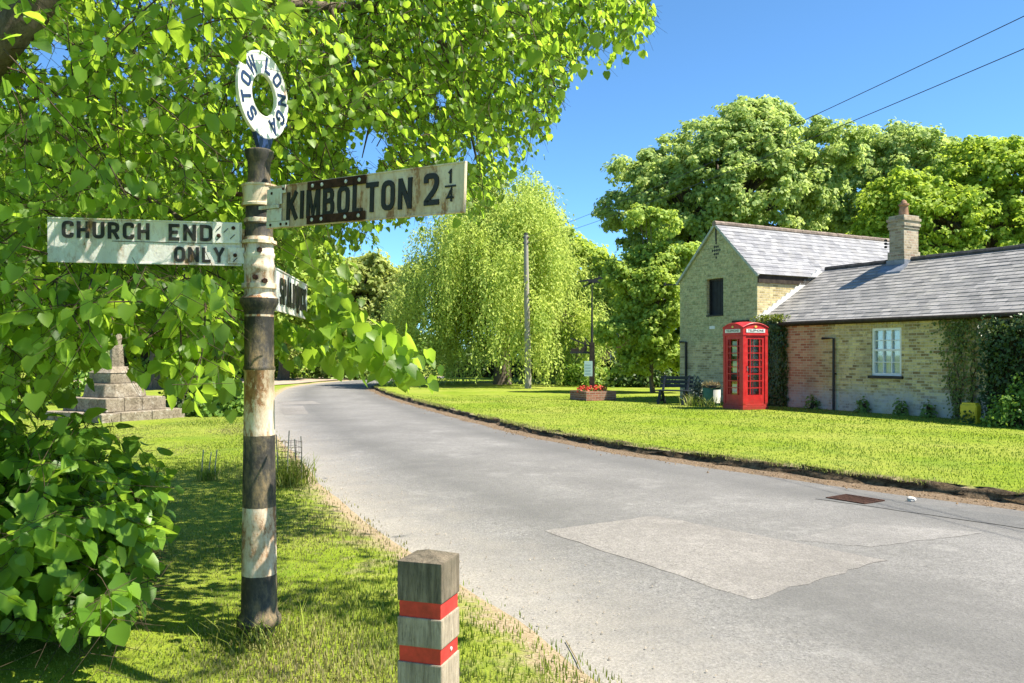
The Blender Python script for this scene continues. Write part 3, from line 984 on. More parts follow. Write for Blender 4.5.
mb = MB(); mb.bar((-3.6, 0.1, 4.02), (-4.25, -0.25, 4.06), 0.04, 0.04); mb.bar((-4.2, -0.23, 4.0), (-4.2, -0.23, 4.14), 0.05, 0.05); mb.build('wire_bracket', M['iron'], barn)
# toothed white fillet where the low roof meets the barn wall
CE = 2.55; CR = 4.34; CHD = 3.05
mb = MB()
poly = []
slc = (CR - CE) / CHD
nT = 15
top = []
for k in range(nT):
    y0 = -0.12 + (CHD - 0.1) * k / nT; y1 = -0.12 + (CHD - 0.1) * (k + 1) / nT
    top += [(y0, CE + slc * y0 + 0.20 + 0.045), (y0 + (y1 - y0) * 0.62, CE + slc * y1 + 0.13)]
bot = [(CHD - 0.2, CE + slc * (CHD - 0.2) + 0.04), (-0.12, CE - slc * 0.12 + 0.04)]
mb.prism(top + bot, 0.004, 0.05, 'x')
mb.build('stepped_flashing', M['mortar'], barn)

cott = empty('cottage', BORG, BROT, 'long low yellow brick cottage with a grey slate roof, sash window and chimney', 'cottage')
CL = 15.0
wx0, wx1, wz0, wz1 = 4.13, 5.03, 1.0, 2.27
FY = 0.02
mb = MB()
mb.box(0.004, wx0, FY, 0.32, -0.3, CE - 0.02); mb.box(wx1, CL, FY, 0.32, -0.3, CE - 0.02); mb.box(wx0, wx1, FY, 0.32, -0.3, wz0); mb.box(wx0, wx1, FY, 0.32, wz1, CE - 0.02)
mb.box(0.004, CL, 2 * CHD - 0.3, 2 * CHD, -0.3, CE - 0.02)
mb.prism([(FY, CE - 0.02), (2 * CHD, CE - 0.02), (CHD, CR - 0.04)], CL - 0.3, CL, 'x'); mb.box(CL - 0.3, CL, 0.32, 2 * CHD - 0.3, -0.3, CE - 0.02)
mb.build('wall', M['cott_brick'], cott)
rf = MB()
slate_slope(rf, 0.055, CL + 0.1, (-0.16, CE - 0.16 * slc + 0.03), (CHD, CR + 0.03), 18, 'x', rr)
slate_slope(rf, 0.055, CL + 0.1, (2 * CHD + 0.16, CE - 0.16 * slc + 0.03), (CHD, CR + 0.03), 18, 'x', rr)
roof_c = rf.build('roof', M['slate_cott'], cott)
mb = MB(); x = 0.06
while x < CL:
    mb.tube([(x, CHD, CR + 0.03 + rr.uniform(-.008, .008)), (x + 0.44, CHD, CR + 0.03 + rr.uniform(-.008, .008))], 0.10, 8); x += 0.45
mb.build('ridge_tiles', plain('dark_ridge_tile', (0.075, 0.07, 0.068), 0.8, 0.2, 0.3, 6), roof_c, True)
mb = MB(); mb.tube([(0.1, -0.19, CE - 0.06), (7.0, -0.19, CE - 0.075), (CL, -0.19, CE - 0.09)], 0.055, 8); mb.build('gutter', M['dark_wood'], cott, True)
mb = MB(); mb.box(0.06, CL, -0.10, FY - 0.003, CE - 0.14, CE - 0.03); mb.build('fascia', M['dark_wood'], cott)
# sash window
wn_ = empty('window', (0, 0, 0)); wn_.parent = cott
cx = (wx0 + wx1) / 2
fm = MB(); t_ = 0.07
fm.box(wx0 + .002, wx0 + t_, 0.05, 0.16, wz0 + .002, wz1 - .002); fm.box(wx1 - t_, wx1 - .002, 0.05, 0.16, wz0 + .002, wz1 - .002)
fm.box(wx0 + t_, wx1 - t_, 0.05, 0.16, wz1 - t_, wz1 - .002); fm.box(wx0 + t_, wx1 - t_, 0.05, 0.16, wz0 + .002, wz0 + t_)
fm.box(wx0 + t_, wx1 - t_, 0.062, 0.15, (wz0 + wz1) / 2 + 0.02, (wz0 + wz1) / 2 + 0.075)
for k in (1, 2):
    xx = wx0 + t_ + (wx1 - wx0 - 2 * t_) * k / 3; fm.box(xx - 0.012, xx + 0.012, 0.07, 0.12, wz0 + t_, wz1 - t_)
for zz in (wz0 + 0.36, wz1 - 0.33): fm.box(wx0 + t_, wx1 - t_, 0.072, 0.118, zz - 0.012, zz + 0.012)
fm.build('frame', M['white_paint'], wn_)
mb = MB(); mb.box(wx0 + t_, wx1 - t_, 0.122, 0.128, wz0 + t_, wz1 - t_); mb.build('pane', M['glass'], wn_)
mb = MB()
for k in range(14):
    xx = wx0 + 0.05 + k * (wx1 - wx0 - 0.1) / 14; mb.box(xx, xx + 0.0628, 0.17 + 0.012 * (k % 2), 0.18 + 0.012 * (k % 2), wz0 + 0.01, wz1 - 0.02)
mb.build('curtain', M['curtain'], wn_)
mb = MB(); mb.box(wx0 - 0.06, wx1 + 0.06, -0.06, 0.049, wz0 - 0.075, wz0 - 0.001); mb.build('sill', M['iron'], wn_)
# soldier-brick flat arch over the window
mb = MB()
for k in range(13):
    xx = wx0 - 0.06 + k * (wx1 - wx0 + 0.12) / 13; mb.box(xx + .004, xx + (wx1 - wx0 + 0.12) / 13 - .004, FY - 0.012, FY + 0.04, wz1 + 0.003, wz1 + 0.2)
mb.build('lintel', M['cott_brick'], wn_)
mb = MB(); mb.tube([(2.55, -0.05, 2.02), (2.95, -0.05, 2.02), (2.95, -0.05, 0.0)], 0.035, 8)
mb.box(2.9, 3.0, -0.02, 0.019, 1.0, 1.04); mb.build('drainpipe', M['iron'], cott, True)
# chimney on the ridge
ch = empty('chimney', (0, 0, 0)); ch.parent = cott
mb = MB(); cx0, cx1, cy0, cy1 = 2.66, 3.15, CHD - 0.33, CHD + 0.33
mb.box(cx0, cx1, cy0, cy1, CR - 0.6, 5.45)
mb.box(cx0 - 0.035, cx1 + 0.035, cy0 - 0.035, cy1 + 0.035, CR - 0.5, CR + 0.28)
for k, o_ in enumerate((0.025, 0.05, 0.03, 0.06)):
    mb.box(cx0 - o_, cx1 + o_, cy0 - o_, cy1 + o_, 5.30 + k * 0.078, 5.30 + k * 0.078 + 0.074)
mb.box(cx0 - 0.015, cx1 + 0.015, cy0 - 0.015, cy1 + 0.015, 5.611, 5.70)
mb.build('stack', M['chim_brick'], ch)
mb = MB(); mb.lathe([(0.15, 5.69), (0.14, 5.80), (0.115, 6.0), (0.15, 6.03), (0.15, 6.07), (0.10, 6.08), (0.07, 6.16), (0.02, 6.2)], 16, ((cx0 + cx1) / 2, CHD, 0)); mb.build('chimney_pot', plain('terracotta', (0.36, 0.2, 0.12), 0.8, 0.2, 0.35, 5), ch, True)
mb = MB()
mb.box(cx0 - 0.06, cx1 + 0.06, cy0 - 0.06, cy1 + 0.06, CR - 0.45, CR + 0.03)
mb.prism([(cy0 - 0.42, CR - 0.42 * slc - 0.17), (cy0 - 0.40, CR - 0.40 * slc - 0.11), (cy0 - 0.06, CR - 0.1), (cy0 - 0.06, CR - 0.35)], cx0 - 0.16, cx1 + 0.16, 'x')
mb.build('flashing', M['lead'], ch)
mb = MB(); mb.bar((cx0, cy0 + 0.1, 4.9), (cx0 - 0.22, cy0 + 0.1, 4.9), 0.03, 0.03)
for zz in (4.82, 4.92, 5.02): mb.lathe([(0.03, -0.035), (0.05, 0.0), (0.03, 0.035)], 10, (cx0 - 0.2, cy0 + 0.1, zz))
mb.build('wire_insulator', M['iron'], ch)

# ------------------------------------------------------------------ leaves, twigs and trees
HEART = np.array([[0, 0, 0], [-.30, -.07, .07], [-.50, .24, .13], [-.34, .66, .06], [0, 1.02, -.10], [.34, .66, .06], [.50, .24, .13], [.30, -.07, .07], [0, .45, 0.0]])
HEART_F = [[0, 8, 2, 1], [8, 4, 3, 2], [0, 7, 6, 8], [8, 6, 5, 4]]
DIAM = np.array([[0, 0, 0], [-.38, .48, .06], [0, 1, -.06], [.38, .48, .06]])
DIAM_F = [[0, 3, 2, 1]]
NARROW = np.array([[0, 0, 0], [-.11, .45, .02], [0, 1, 0], [.11, .45, .02]])
TUFT = np.array([[0, 0, 0], [-.45, .35, .10], [-.28, .95, -.05], [0.05, .62, .05], [.35, 1.0, -.12], [.50, .30, .08]])
TUFT_F = [[0, 3, 2, 1], [0, 5, 4, 3]]


def unit(a):
    return a / np.maximum(np.linalg.norm(a, axis=1), 1e-9)[:, None]


def leaf_arrays(P, D, Nn, size, tmpl):
    D = unit(D); S = unit(np.cross(D, Nn)); U = np.cross(S, D)
    T = tmpl
    V = P[:, None, :] + (S[:, None, :] * T[None, :, 0:1] + D[:, None, :] * T[None, :, 1:2] + U[:, None, :] * T[None, :, 2:3]) * np.asarray(size)[:, None, None]
    return V.reshape(-1, 3)


def leaf_obj(name, P, D, Nn, size, mat, parent=None, tmpl=DIAM, faces=DIAM_F):
    n = len(P)
    V = leaf_arrays(P, D, Nn, size, tmpl)
    base = np.arange(n)[:, None] * len(tmpl)
    F = np.concatenate([base + np.array([f]) for f in faces])
    return link(name, fast_mesh(name, V, F, 4), mat, parent)


def rnd_dirs(n, rng, up=0.0):
    v = rng.normal(size=(n, 3)); v[:, 2] += up
    return unit(v)


def crown(lobes, n_cl, per, leaf, rng, flat=0.55, rc=(0.45, 0.9), shell=(0.72, 1.02), gap=0.0, droop=0.25):
    """leaf positions gathered into clumps over the surfaces of several lobes"""
    C = np.array([l[0] for l in lobes], float); Rd = np.array([l[1] for l in lobes], float)
    wgt = (Rd ** 2).mean(1); wgt /= wgt.sum()
    li = rng.choice(len(lobes), n_cl, p=wgt)
    d = rnd_dirs(n_cl, rng, 0.25)
    r = rng.uniform(*shell, n_cl)
    cc = C[li] + d * Rd[li] * r[:, None]
    # drop the clumps deep inside other lobes
    inside = np.zeros(n_cl, bool)
    for k in range(len(lobes)):
        q = (((cc - C[k]) / Rd[k]) ** 2).sum(1)
        inside |= (q < 0.5) & (li != k)
    keep = ~inside & (rng.random(n_cl) > gap)
    cc = cc[keep]; d = d[keep]; n_cl = len(cc)
    rad = rng.uniform(*rc, n_cl)
    P = np.repeat(cc, per, 0); dd = np.repeat(d, per, 0); rr_ = np.repeat(rad, per)
    u = rnd_dirs(len(P), rng); rho = rng.random(len(P)) ** 0.45
    off = u * (rho * rr_)[:, None]; off[:, 2] *= flat
    P = P + off
    out = unit(off * np.array([1, 1, 1.4]) + dd * 0.35 * rr_[:, None] + 1e-6)
    Nn = unit(out * 0.7 + np.array([0, 0, 0.55]) + rng.normal(size=P.shape) * 0.35)
    D = unit(np.cross(Nn, rnd_dirs(len(P), rng)) + np.array([0, 0, -droop]))
    return P, D, Nn, leaf * rng.uniform(0.65, 1.3, len(P))


def trunk_obj(base, top, r0, r1, limbs, rng, parent, mat=None, name='trunk'):
    mb = MB()
    base = Vector(base); top = Vector(top)
    n = 6
    pts = [base.lerp(top, k / n) + Vector((rng.normal() * 0.06, rng.normal() * 0.06, 0)) * (k > 0) for k in range(n + 1)]
    mb.tube([base - Vector((0, 0, .1))] + pts, [r0 * 1.35, r0 * 1.15] + [r0 + (r1 - r0) * k / n for k in range(1, n + 1)], 10)
    for (t, e, r) in limbs:
        s = base.lerp(top, t); e = Vector(e)
        m1 = s.lerp(e, 0.4) + Vector((0, 0, 0.12 * (e - s).length)); m2 = s.lerp(e, 0.75) + Vector((rng.normal() * .15, rng.normal() * .15, 0.08 * (e - s).length))
        mb.tube([s, m1, m2, e], [r, r * .7, r * .4, r * .12], 6)
    return mb.build(name, mat or M['bark'], parent, True, uv=False)


def tree(name, base, label, lobes, n_cl, per, leaf, mat, r0, seed, group=None, cat='tree', trunk_top=None, rc=(0.5, 1.0), flat=0.55, gap=0.0, shell=(0.72, 1.02), tm=(TUFT, TUFT_F)):
    rng = np.random.default_rng(seed)
    root = empty(name, base, 0, label, cat, group)
    base = Vector(base)
    P, D, Nn, S = crown([(np.array(c) - np.array(base), r) for c, r in lobes], n_cl, per, leaf, rng, flat, rc, shell, gap)
    k = P[:, 2] > 0.03
    leaf_obj('crown', P[k], D[k], Nn[k], S[k], mat, root, *tm)
    tt = Vector(trunk_top) - base if trunk_top else Vector((0, 0, lobes[0][0][2] - base.z))
    limbs = []
    for c, r in lobes:
        for j in range(3):
            e = np.array(c) - np.array(base) + rnd_dirs(1, rng, 0.4)[0] * np.array(r) * 0.75
            limbs.append((rng.uniform(0.45, 0.95), e, r0 * 0.42))
    trunk_obj((0, 0, 0), tt, r0, r0 * 0.45, limbs, rng, root)
    return root


def lobe_set(c, r, n, rng, k=0.5, zmin=-0.5):
    """break one big crown into many overlapping lobes"""
    out = [(c, tuple(x * 0.78 for x in r))]
    c = np.array(c); r = np.array(r)
    for i in range(n):
        d = rnd_dirs(1, rng, 0.15)[0]
        d[2] = max(d[2], zmin)
        out.append((tuple(c + d * r * rng.uniform(0.55, 0.72)), tuple(r * k * rng.uniform(0.6, 1.0))))
    return out


rg = np.random.default_rng(21)
# the big sycamore behind the barn
tree('sycamore_tree', (12.0, 46, 0), 'tall spreading sycamore behind the barn, highest crown above its slate roof',
     lobe_set((12.1, 46, 10.0), (6.7, 6.0, 5.7), 24, rg, 0.34, -0.6) + [((7.0, 46, 12.2), (1.5, 1.4, 0.8)), ((6.3, 46.5, 9.8), (1.7, 1.5, 1.0)), ((13.8, 46, 14.6), (2.3, 2, 1.3)), ((17.3, 45, 13.2), (2.0, 1.8, 1.3))],
     2600, 62, 0.21, M['syc_leaf'], 0.5, 31, 'big trees behind the roofs', rc=(0.28, 0.75), gap=0.1, shell=(0.62, 1.12))
tree('sycamore_tree', (25.5, 56, 0), 'grey green crown rising between the tall sycamore and the yellow green tree',
     lobe_set((25.8, 56, 11.9), (7.0, 6, 6.2), 20, rg, 0.36), 1900, 55, 0.25, M['syc_leaf'], 0.5, 32, 'big trees behind the roofs', rc=(0.32, 0.85), shell=(0.62, 1.12))
tree('broadleaf_tree', (22.6, 40, 0), 'dense yellow green tree behind the cottage chimney and ridge',
     lobe_set((22.6, 40, 7.0), (6.3, 5, 5.0), 22, rg, 0.36), 2300, 60, 0.19, M['lime2_leaf'], 0.45, 33, 'big trees behind the roofs', rc=(0.26, 0.7), shell=(0.62, 1.1))
tree('broadleaf_tree', (33, 44, 0), 'yellow green tree at the far right edge behind the cottage roof',
     lobe_set((32, 44, 7.8), (6, 6, 5), 12, rg, 0.4), 900, 55, 0.26, M['lime2_leaf'], 0.45, 34, 'big trees behind the roofs', rc=(0.35, 0.8), shell=(0.65, 1.1))
# fresh green tree between the willow and the barn
tree('small_tree', (5.75, 33.5, GZ), 'fresh green small tree with low branches standing just left of the barn',
     lobe_set((5.75, 33.8, 3.55), (1.7, 1.6, 3.4), 16, rg, 0.42) + [((4.3, 33.6, 5.0), (.7, .6, .5)), ((7.1, 33.8, 5.6), (.8, .7, .6)), ((5.3, 33.6, 7.2), (.7, .6, .6)), ((6.3, 33.6, 6.9), (.6, .6, .7)), ((4.2, 33.4, 2.6), (.7, .6, .5)), ((6.9, 33.5, 3.6), (.8, .6, .6)), ((6.7, 33.4, 1.5), (.8, .6, .5)), ((4.9, 33.4, 1.3), (.7, .6, .5))], 950, 50, 0.14, M['ash_leaf'], 0.10, 35, None, rc=(0.2, 0.5), shell=(0.55, 1.15))
tree('broadleaf_tree', (3.6, 52, 0), 'mid green tree half hidden between the willow and the small tree',
     lobe_set((4.3, 52, 5.6), (3.2, 3, 4.2), 8, rg, 0.5), 520, 60, 0.25, M['ash_leaf'], 0.25, 36)
tree('broadleaf_tree', (12.5, 58, 0), 'dark green tree low behind the barn and the small tree',
     lobe_set((11.0, 58, 5), (5, 3, 4.5), 8, rg, 0.5), 420, 60, 0.32, M['bush_leaf'], 0.3, 37)
# pale tree at the bend, seen past the signpost
tree('flowering_tree', (-12.5, 62, 0), 'pale creamy green tree at the bend of the road, left of the willow',
     lobe_set((-12.4, 62, 5.2), (5.9, 4, 4.9), 16, rg, 0.4), 950, 65, 0.30, M['pale_leaf'], 0.35, 38)
# trees across the drive on the left, behind the stone cross
for i, (x, y, z, rx, rz, mt, lb) in enumerate((
        (-16.5, 38, 7.0, 5.0, 5.6, 'lime2_leaf', 'sunny yellow green tree behind the name ring of the signpost'),
        (-24.5, 42, 7.5, 6.0, 6.5, 'lime2_leaf', 'large yellow green tree far left, behind the stone cross'),
        (-14.5, 52, 6.0, 4.5, 5.0, 'ash_leaf', 'mid green tree beyond the drive, right of the stone cross'),
        (-33, 46, 7.0, 6.5, 6.5, 'ash_leaf', 'tree at the far left edge beyond the drive'),
        (-20.5, 62, 8.5, 7.0, 7.5, 'lime2_leaf', 'tallest yellow green tree at the back of the drive'))):
    tree('broadleaf_tree', (x, y, 0), lb, lobe_set((x, y, z), (rx, rx * .9, rz), 10, rg, 0.45), 600, 60, 0.28, M[mt], 0.35, 50 + i, 'trees beyond the drive')


# ---- far wood closing the view at the horizon, one mass
rngw = np.random.default_rng(404)
nw = 26000
aw = rngw.uniform(R(-55), R(55), nw); dw = rngw.uniform(150, 215, nw)
hw_ = 5.5 + 2.5 * np.sin(aw * 23) + 1.6 * np.sin(aw * 61 + 1) + 1.2 * np.sin(aw * 140)
Pw = np.c_[np.sin(aw) * dw, np.cos(aw) * dw, hw_ * rngw.random(nw) ** .7 + 0.2]
Nw = unit(np.c_[-np.sin(aw), -np.cos(aw), np.full(nw, .8)] + rngw.normal(size=(nw, 3)) * .5)
tag(leaf_obj('far_wood', Pw, rnd_dirs(nw, rngw), Nw, rngw.uniform(1.2, 2.4, nw), M['bush_leaf'], None, TUFT, TUFT_F), 'distant belt of woodland beyond the village', 'woodland', None, 'stuff')


# ---- weeping willow
def willow():
    rng = np.random.default_rng(77)
    base = Vector((-0.5, 43, GZ))
    root = empty('willow_tree', base, 0, 'broad weeping willow hanging to the grass beside the bend', 'tree')
    P = []; D = []; S = []
    limbs = []
    nb = 125
    for i in range(nb):
        a = rng.uniform(0, 2 * math.pi)
        h = rng.random()
        rad = 5.9 * math.sqrt(max(0.02, 1 - (h * 0.97) ** 1.5)) * rng.uniform(0.5, 1.0)
        z = 3.4 + 7.1 * h + rng.normal() * 0.35
        tipx, tipy = math.cos(a) * rad * 0.98 - 0.35 * (1 - h), math.sin(a) * rad * 0.85
        limbs.append((min(0.95, 0.35 + 0.6 * h), Vector((tipx * .85, tipy * .85, z - 0.3)), 0.09))
        ns = rng.integers(34, 56); lb_ = rng.uniform(1.6, 5.0)
        for j in range(ns):
            sx = tipx + rng.normal() * 0.42; sy = tipy + rng.normal() * 0.42; sz = z + rng.normal() * 0.35
            Lg = min(sz - 0.2, lb_ * rng.uniform(0.55, 1.25))
            n = max(4, int(Lg / 0.10))
            t = np.linspace(0, 1, n)
            ox, oy = math.cos(a) * 0.55, math.sin(a) * 0.55
            sway = rng.normal(size=2) * 0.35
            px = sx + ox * np.sin(t * 1.5) + sway[0] * t ** 2 + rng.normal(size=n) * 0.08
            py = sy + oy * np.sin(t * 1.5) + sway[1] * t ** 2 + rng.normal(size=n) * 0.05
            pz = sz + 0.25 * np.sin(np.minimum(t * 6, math.pi)) * (t < .5) - Lg * t ** 1.25
            P.append(np.c_[px, py, pz])
            dd = np.c_[ox * 0.3 + rng.normal(size=n) * 0.65, oy * 0.3 + rng.normal(size=n) * 0.65, -0.9 + rng.normal(size=n) * 0.35 + 0.9 * (t < 0.12)]
            D.append(dd); S.append(rng.uniform(0.11, 0.26, n))
    P = np.concatenate(P); D = np.concatenate(D); S = np.concatenate(S)
    k = P[:, 2] > 0.15
    P, D, S = P[k], D[k], S[k]
    Nn = unit(np.c_[P[:, :2] * 0.2, np.full(len(P), 0.55)] + rng.normal(size=P.shape) * 0.7)
    tm = np.array([[0, 0, 0], [-.19, .45, .04], [0, 1, 0], [.19, .45, .04]])
    leaf_obj('crown', P, D, Nn, S, M['willow_leaf'], root, tm, DIAM_F)
    trunk_obj((0, 0, 0), (0.2, 0.1, 8.5), 0.45, 0.12, limbs, rng, root)


willow()


def bush(name, c, r, label, mat, n, leaf, seed, cat='bush', group=None, core=True, tm=(DIAM, DIAM_F), stems=6):
    """a leafy bush: stems, then leaves thick near the surface"""
    rng = np.random.default_rng(seed)
    c = Vector(c)
    root = empty(name, c, 0, label, cat, group)
    d = rnd_dirs(n, rng, 0.35); d[:, 2] = np.abs(d[:, 2])
    lump = 1 + 0.22 * np.sin(d[:, 0] * 5 + seed) * np.cos(d[:, 1] * 4 + seed * 2) + 0.12 * np.sin(d[:, 2] * 9 + d[:, 0] * 7)
    rho = rng.uniform(0.45, 1.0, n) ** 0.6
    P = d * np.array(r) * (rho * lump)[:, None]
    Nn = unit(d * 0.6 + np.array([0, 0, 0.5]) + rng.normal(size=P.shape) * 0.45)
    D = unit(np.cross(Nn, rnd_dirs(n, rng)) + np.array([0, 0, -0.35]))
    leaf_obj('foliage', P, D, Nn, leaf * rng.uniform(0.6, 1.3, n), mat, root, *tm)
    mb = MB()
    for k in range(stems):
        e = rnd_dirs(1, rng, 0.8)[0]; e[2] = abs(e[2])
        e = Vector(e * np.array(r) * 0.8)
        mb.tube([(rng.normal() * .05, rng.normal() * .05, -0.05), e * 0.5 + Vector((0, 0, .1)), e], [0.03, 0.02, 0.006], 5)
    mb.build('stem', M['twig'], root, True, uv=False)
    return root


bush('bush', (-7.75, 22.0, 0.04), (0.95, 0.9, 1.15), 'rounded leafy bush on the grass between the stone cross and the signpost', M['bush_leaf'], 2600, 0.14, 61)
bush('bush', (-8.75, 22.6, 0.04), (0.95, 0.9, 1.55), 'taller dark bush directly behind the stone cross', M['hedge_leaf'], 2400, 0.15, 62)
bush('bush', (-14.2, 27, 0.04), (1.6, 1.2, 1.9), 'green bush left of the stone cross beside the drive', M['bush_leaf'], 2200, 0.18, 63)
bush('bush', (-11.6, 55, 0.04), (2.4, 1.6, 2.2), 'low light green bush at the back of the far bend', M['weed_leaf'], 1800, 0.3, 64)
bush('bush', (-17.5, 56, 0.04), (3.2, 1.6, 2.6), 'wide green bush beyond the drive behind the signpost', M['bush_leaf'], 2000, 0.32, 65)
bush('bush', (-9.3, 58.5, 0.04), (2.3, 1.5, 2.7), 'pale sunlit bush at the inside of the bend beside the willow', M['pale_leaf'], 2600, 0.26, 68)
bush('bush', (-15.0, 59, 0.04), (2.6, 1.6, 2.4), 'sunlit pale bush behind the signpost at the far bend', M['pale_leaf'], 2400, 0.26, 69)
bush('bush', (6.3, 40, GZ), (1.9, 1.2, 1.7), 'dark shrub in the shade behind the small tree', M['hedge_leaf'], 1800, 0.22, 66)
bush('bush', (3.9, 42, GZ), (1.5, 1.0, 1.3), 'low shrub beside the willow behind the village sign', M['bush_leaf'], 1300, 0.22, 67)


def hedge(name, a, b_, h, t, label, mat, leaf, dens, seed):
    rng = np.random.default_rng(seed)
    a = Vector(a); b_ = Vector(b_)
    L = (b_ - a).length
    root = empty(name, a, math.atan2(b_.y - a.y, b_.x - a.x), label, 'hedge')
    n = int(L * (h * 2 + t) * dens)
    side = rng.random(n)
    x = rng.uniform(0, L, n)
    z = np.where(side < t / (t + 2 * h), h * (1 + rng.normal(size=n) * 0.04), rng.uniform(0.02, h, n))
    y = np.where(side < t / (t + 2 * h), rng.uniform(-t / 2, t / 2, n), np.where(rng.random(n) < .5, -t / 2, t / 2) * (1 + rng.normal(size=n) * 0.12))
    wob = 0.08 * np.sin(x * 3.1 + seed) + 0.06 * np.sin(x * 7.3)
    z = np.maximum(z + wob * (z > h * .6), 0.01)
    P = np.c_[x, y, z]
    Nn = unit(np.c_[rng.normal(size=n) * .5, np.sign(y) * 0.7, np.full(n, 0.6)] + rng.normal(size=(n, 3)) * 0.4)
    D = unit(np.cross(Nn, rnd_dirs(n, rng)) + np.array([0, 0, -0.3]))
    leaf_obj('foliage', P, D, Nn, leaf * rng.uniform(.6, 1.3, n), mat, root)
    mb = MB(); mb.box(0.15, L - 0.15, -t * 0.36, t * 0.36, 0, h * 0.9); mb.build('stem', plain('hedge_twigs', (0.03, 0.028, 0.015), 0.95, 0.1, 0.4, 6), root)
    return root


hedge('hedge', (-4.6, 57, GZ - .1), (12, 50, GZ - .1), 1.3, 1.0, 'long low hedge in shade behind the willow trunk', M['hedge_leaf'], 0.2, 40, 71)
hedge('hedge', (-34, 60, 0), (-13, 66, 0), 2.2, 1.2, 'tall hedge at the back of the drive beyond the stone cross', M['bush_leaf'], 0.3, 22, 72)
# clipped dark hedge growing against the cottage at the right edge
hd = hedge('hedge', bw(7.42, -0.26), bw(10.6, -0.26), 2.30, 0.5, 'tall clipped dark green hedge against the cottage at the right edge', M['ivy_leaf'], 0.085, 800, 73)


# ---- ivy on the walls
def ivy_patch(name, label, x0, x1, z0, z1, t, n, leaf, mat, seed, extra=None):
    rng = np.random.default_rng(seed)
    root = empty(name, bw(x0, 0), BROT, label, 'ivy')
    x = rng.uniform(0, x1 - x0, n); z = rng.uniform(z0, z1, n)
    prof = 0.75 + 0.25 * np.sin(x * 4 + seed) * np.sin(z * 3.1) + 0.1 * np.sin(z * 9 + x * 5)
    y = -t * prof * rng.uniform(0.25, 1.0, n) ** 0.5
    edge = np.minimum(x, x1 - x0 - x)
    y *= np.clip(edge / 0.12, 0.15, 1)
    P = np.c_[x + rng.normal(size=n) * 0.03, y, z]
    Nn = unit(np.c_[rng.normal(size=n) * 0.5, -np.ones(n), 0.55 + rng.normal(size=n) * 0.3])
    D = unit(np.c_[rng.normal(size=n) * 0.6, np.full(n, -0.15), -np.ones(n)])
    leaf_obj('foliage', P, D, Nn, leaf * rng.uniform(.6, 1.3, n), mat, root)
    if extra:
        m = extra
        P = np.c_[rng.uniform(0.02, x1 - x0 - .02, m), rng.uniform(-t, 0.2, m), z1 + rng.uniform(-.08, 0.15, m)]
        leaf_obj('top_growth', P, rnd_dirs(m, rng, .2), rnd_dirs(m, rng, 1.5), leaf * rng.uniform(.6, 1.3, m), M['ivy_bright'], root)
    mb = MB()
    for k in range(6):
        xx = (x1 - x0) * (k + .5) / 6
        mb.tube([(xx, -0.03, 0.0), (xx + rng.normal() * .08, -0.04, z1 * .5), (xx + rng.normal() * .12, -0.03, z1 * .95)], [0.025, 0.018, 0.006], 5)
    mb.build('stem', M['twig'], root, True, uv=False)
    return root


ivy_patch('ivy', 'thick column of dark ivy on the wall corner right of the phone box', 0.05, 1.22, 0.0, 2.6, 0.30, 5200, 0.085, M['ivy_leaf'], 81, 500)


def creeper():
    rng = np.random.default_rng(83)
    root = empty('climbing_plant', bw(6.6, 0), BROT, 'thin branching creeper climbing the cottage wall beside the clipped hedge', 'climbing plant')
    mb = MB(); P = []
    starts = [(0.0, 0.0), (0.08, 0.02), (-0.03, 0.0), (0.05, 0.0), (0.35, 0.0), (0.42, 0.0)]
    ends = [(-0.32, 1.7), (0.0, 2.35), (0.2, 2.45), (-0.15, 2.3), (0.45, 2.4), (0.30, 1.9)]
    for (sx, sz), (ex, ez) in zip(starts, ends):
        pts = []
        for k in range(9):
            t = k / 8
            pts.append((sx + (ex - sx) * t ** 0.8 + rng.normal() * 0.03, -0.03 - 0.02 * rng.random(), sz + (ez - sz) * t))
        mb.tube(pts, [0.022 * (1 - 0.8 * k / 8) for k in range(9)], 5)
        for k in range(130):
            t = rng.uniform(0.05, 1)
            i = min(7, int(t * 8)); f = t * 8 - i
            p = np.array(pts[i]) * (1 - f) + np.array(pts[i + 1]) * f
            P.append(p + np.array([rng.normal() * (0.05 + 0.07 * t), -abs(rng.normal()) * 0.06, rng.normal() * 0.06]))
    for k in range(420):   # thin growth under the eaves, trailing along
        P.append(np.array([rng.normal(0.0, 0.34), -0.02 - abs(rng.normal()) * 0.05, 2.5 - abs(rng.normal()) * 0.45]))
    P = np.array(P); n = len(P)
    P[:, 2] = np.clip(P[:, 2], 0.02, 2.5)
    Nn = unit(np.c_[rng.normal(size=n) * .5, -np.ones(n), 0.5 + rng.normal(size=n) * .3])
    leaf_obj('foliage', P, unit(np.c_[rng.normal(size=n), np.full(n, -.2), -np.ones(n)]), Nn, 0.075 * rng.uniform(.6, 1.3, n), M['ivy_bright'], root)
    mb.build('stem', M['twig'], root, True, uv=False)


creeper()

# ------------------------------------------------------------------ the lime tree overhead
SH = np.array([sdir.x, sdir.y]) / sdir.z      # ground shadow shift per metre of height (towards -SH)


def proj(P):
    return np.c_[512 + FPX * P[:, 0] / np.maximum(P[:, 1], .01), HORY - FPX * (P[:, 2] - CAMZ) / np.maximum(P[:, 1], .01)]


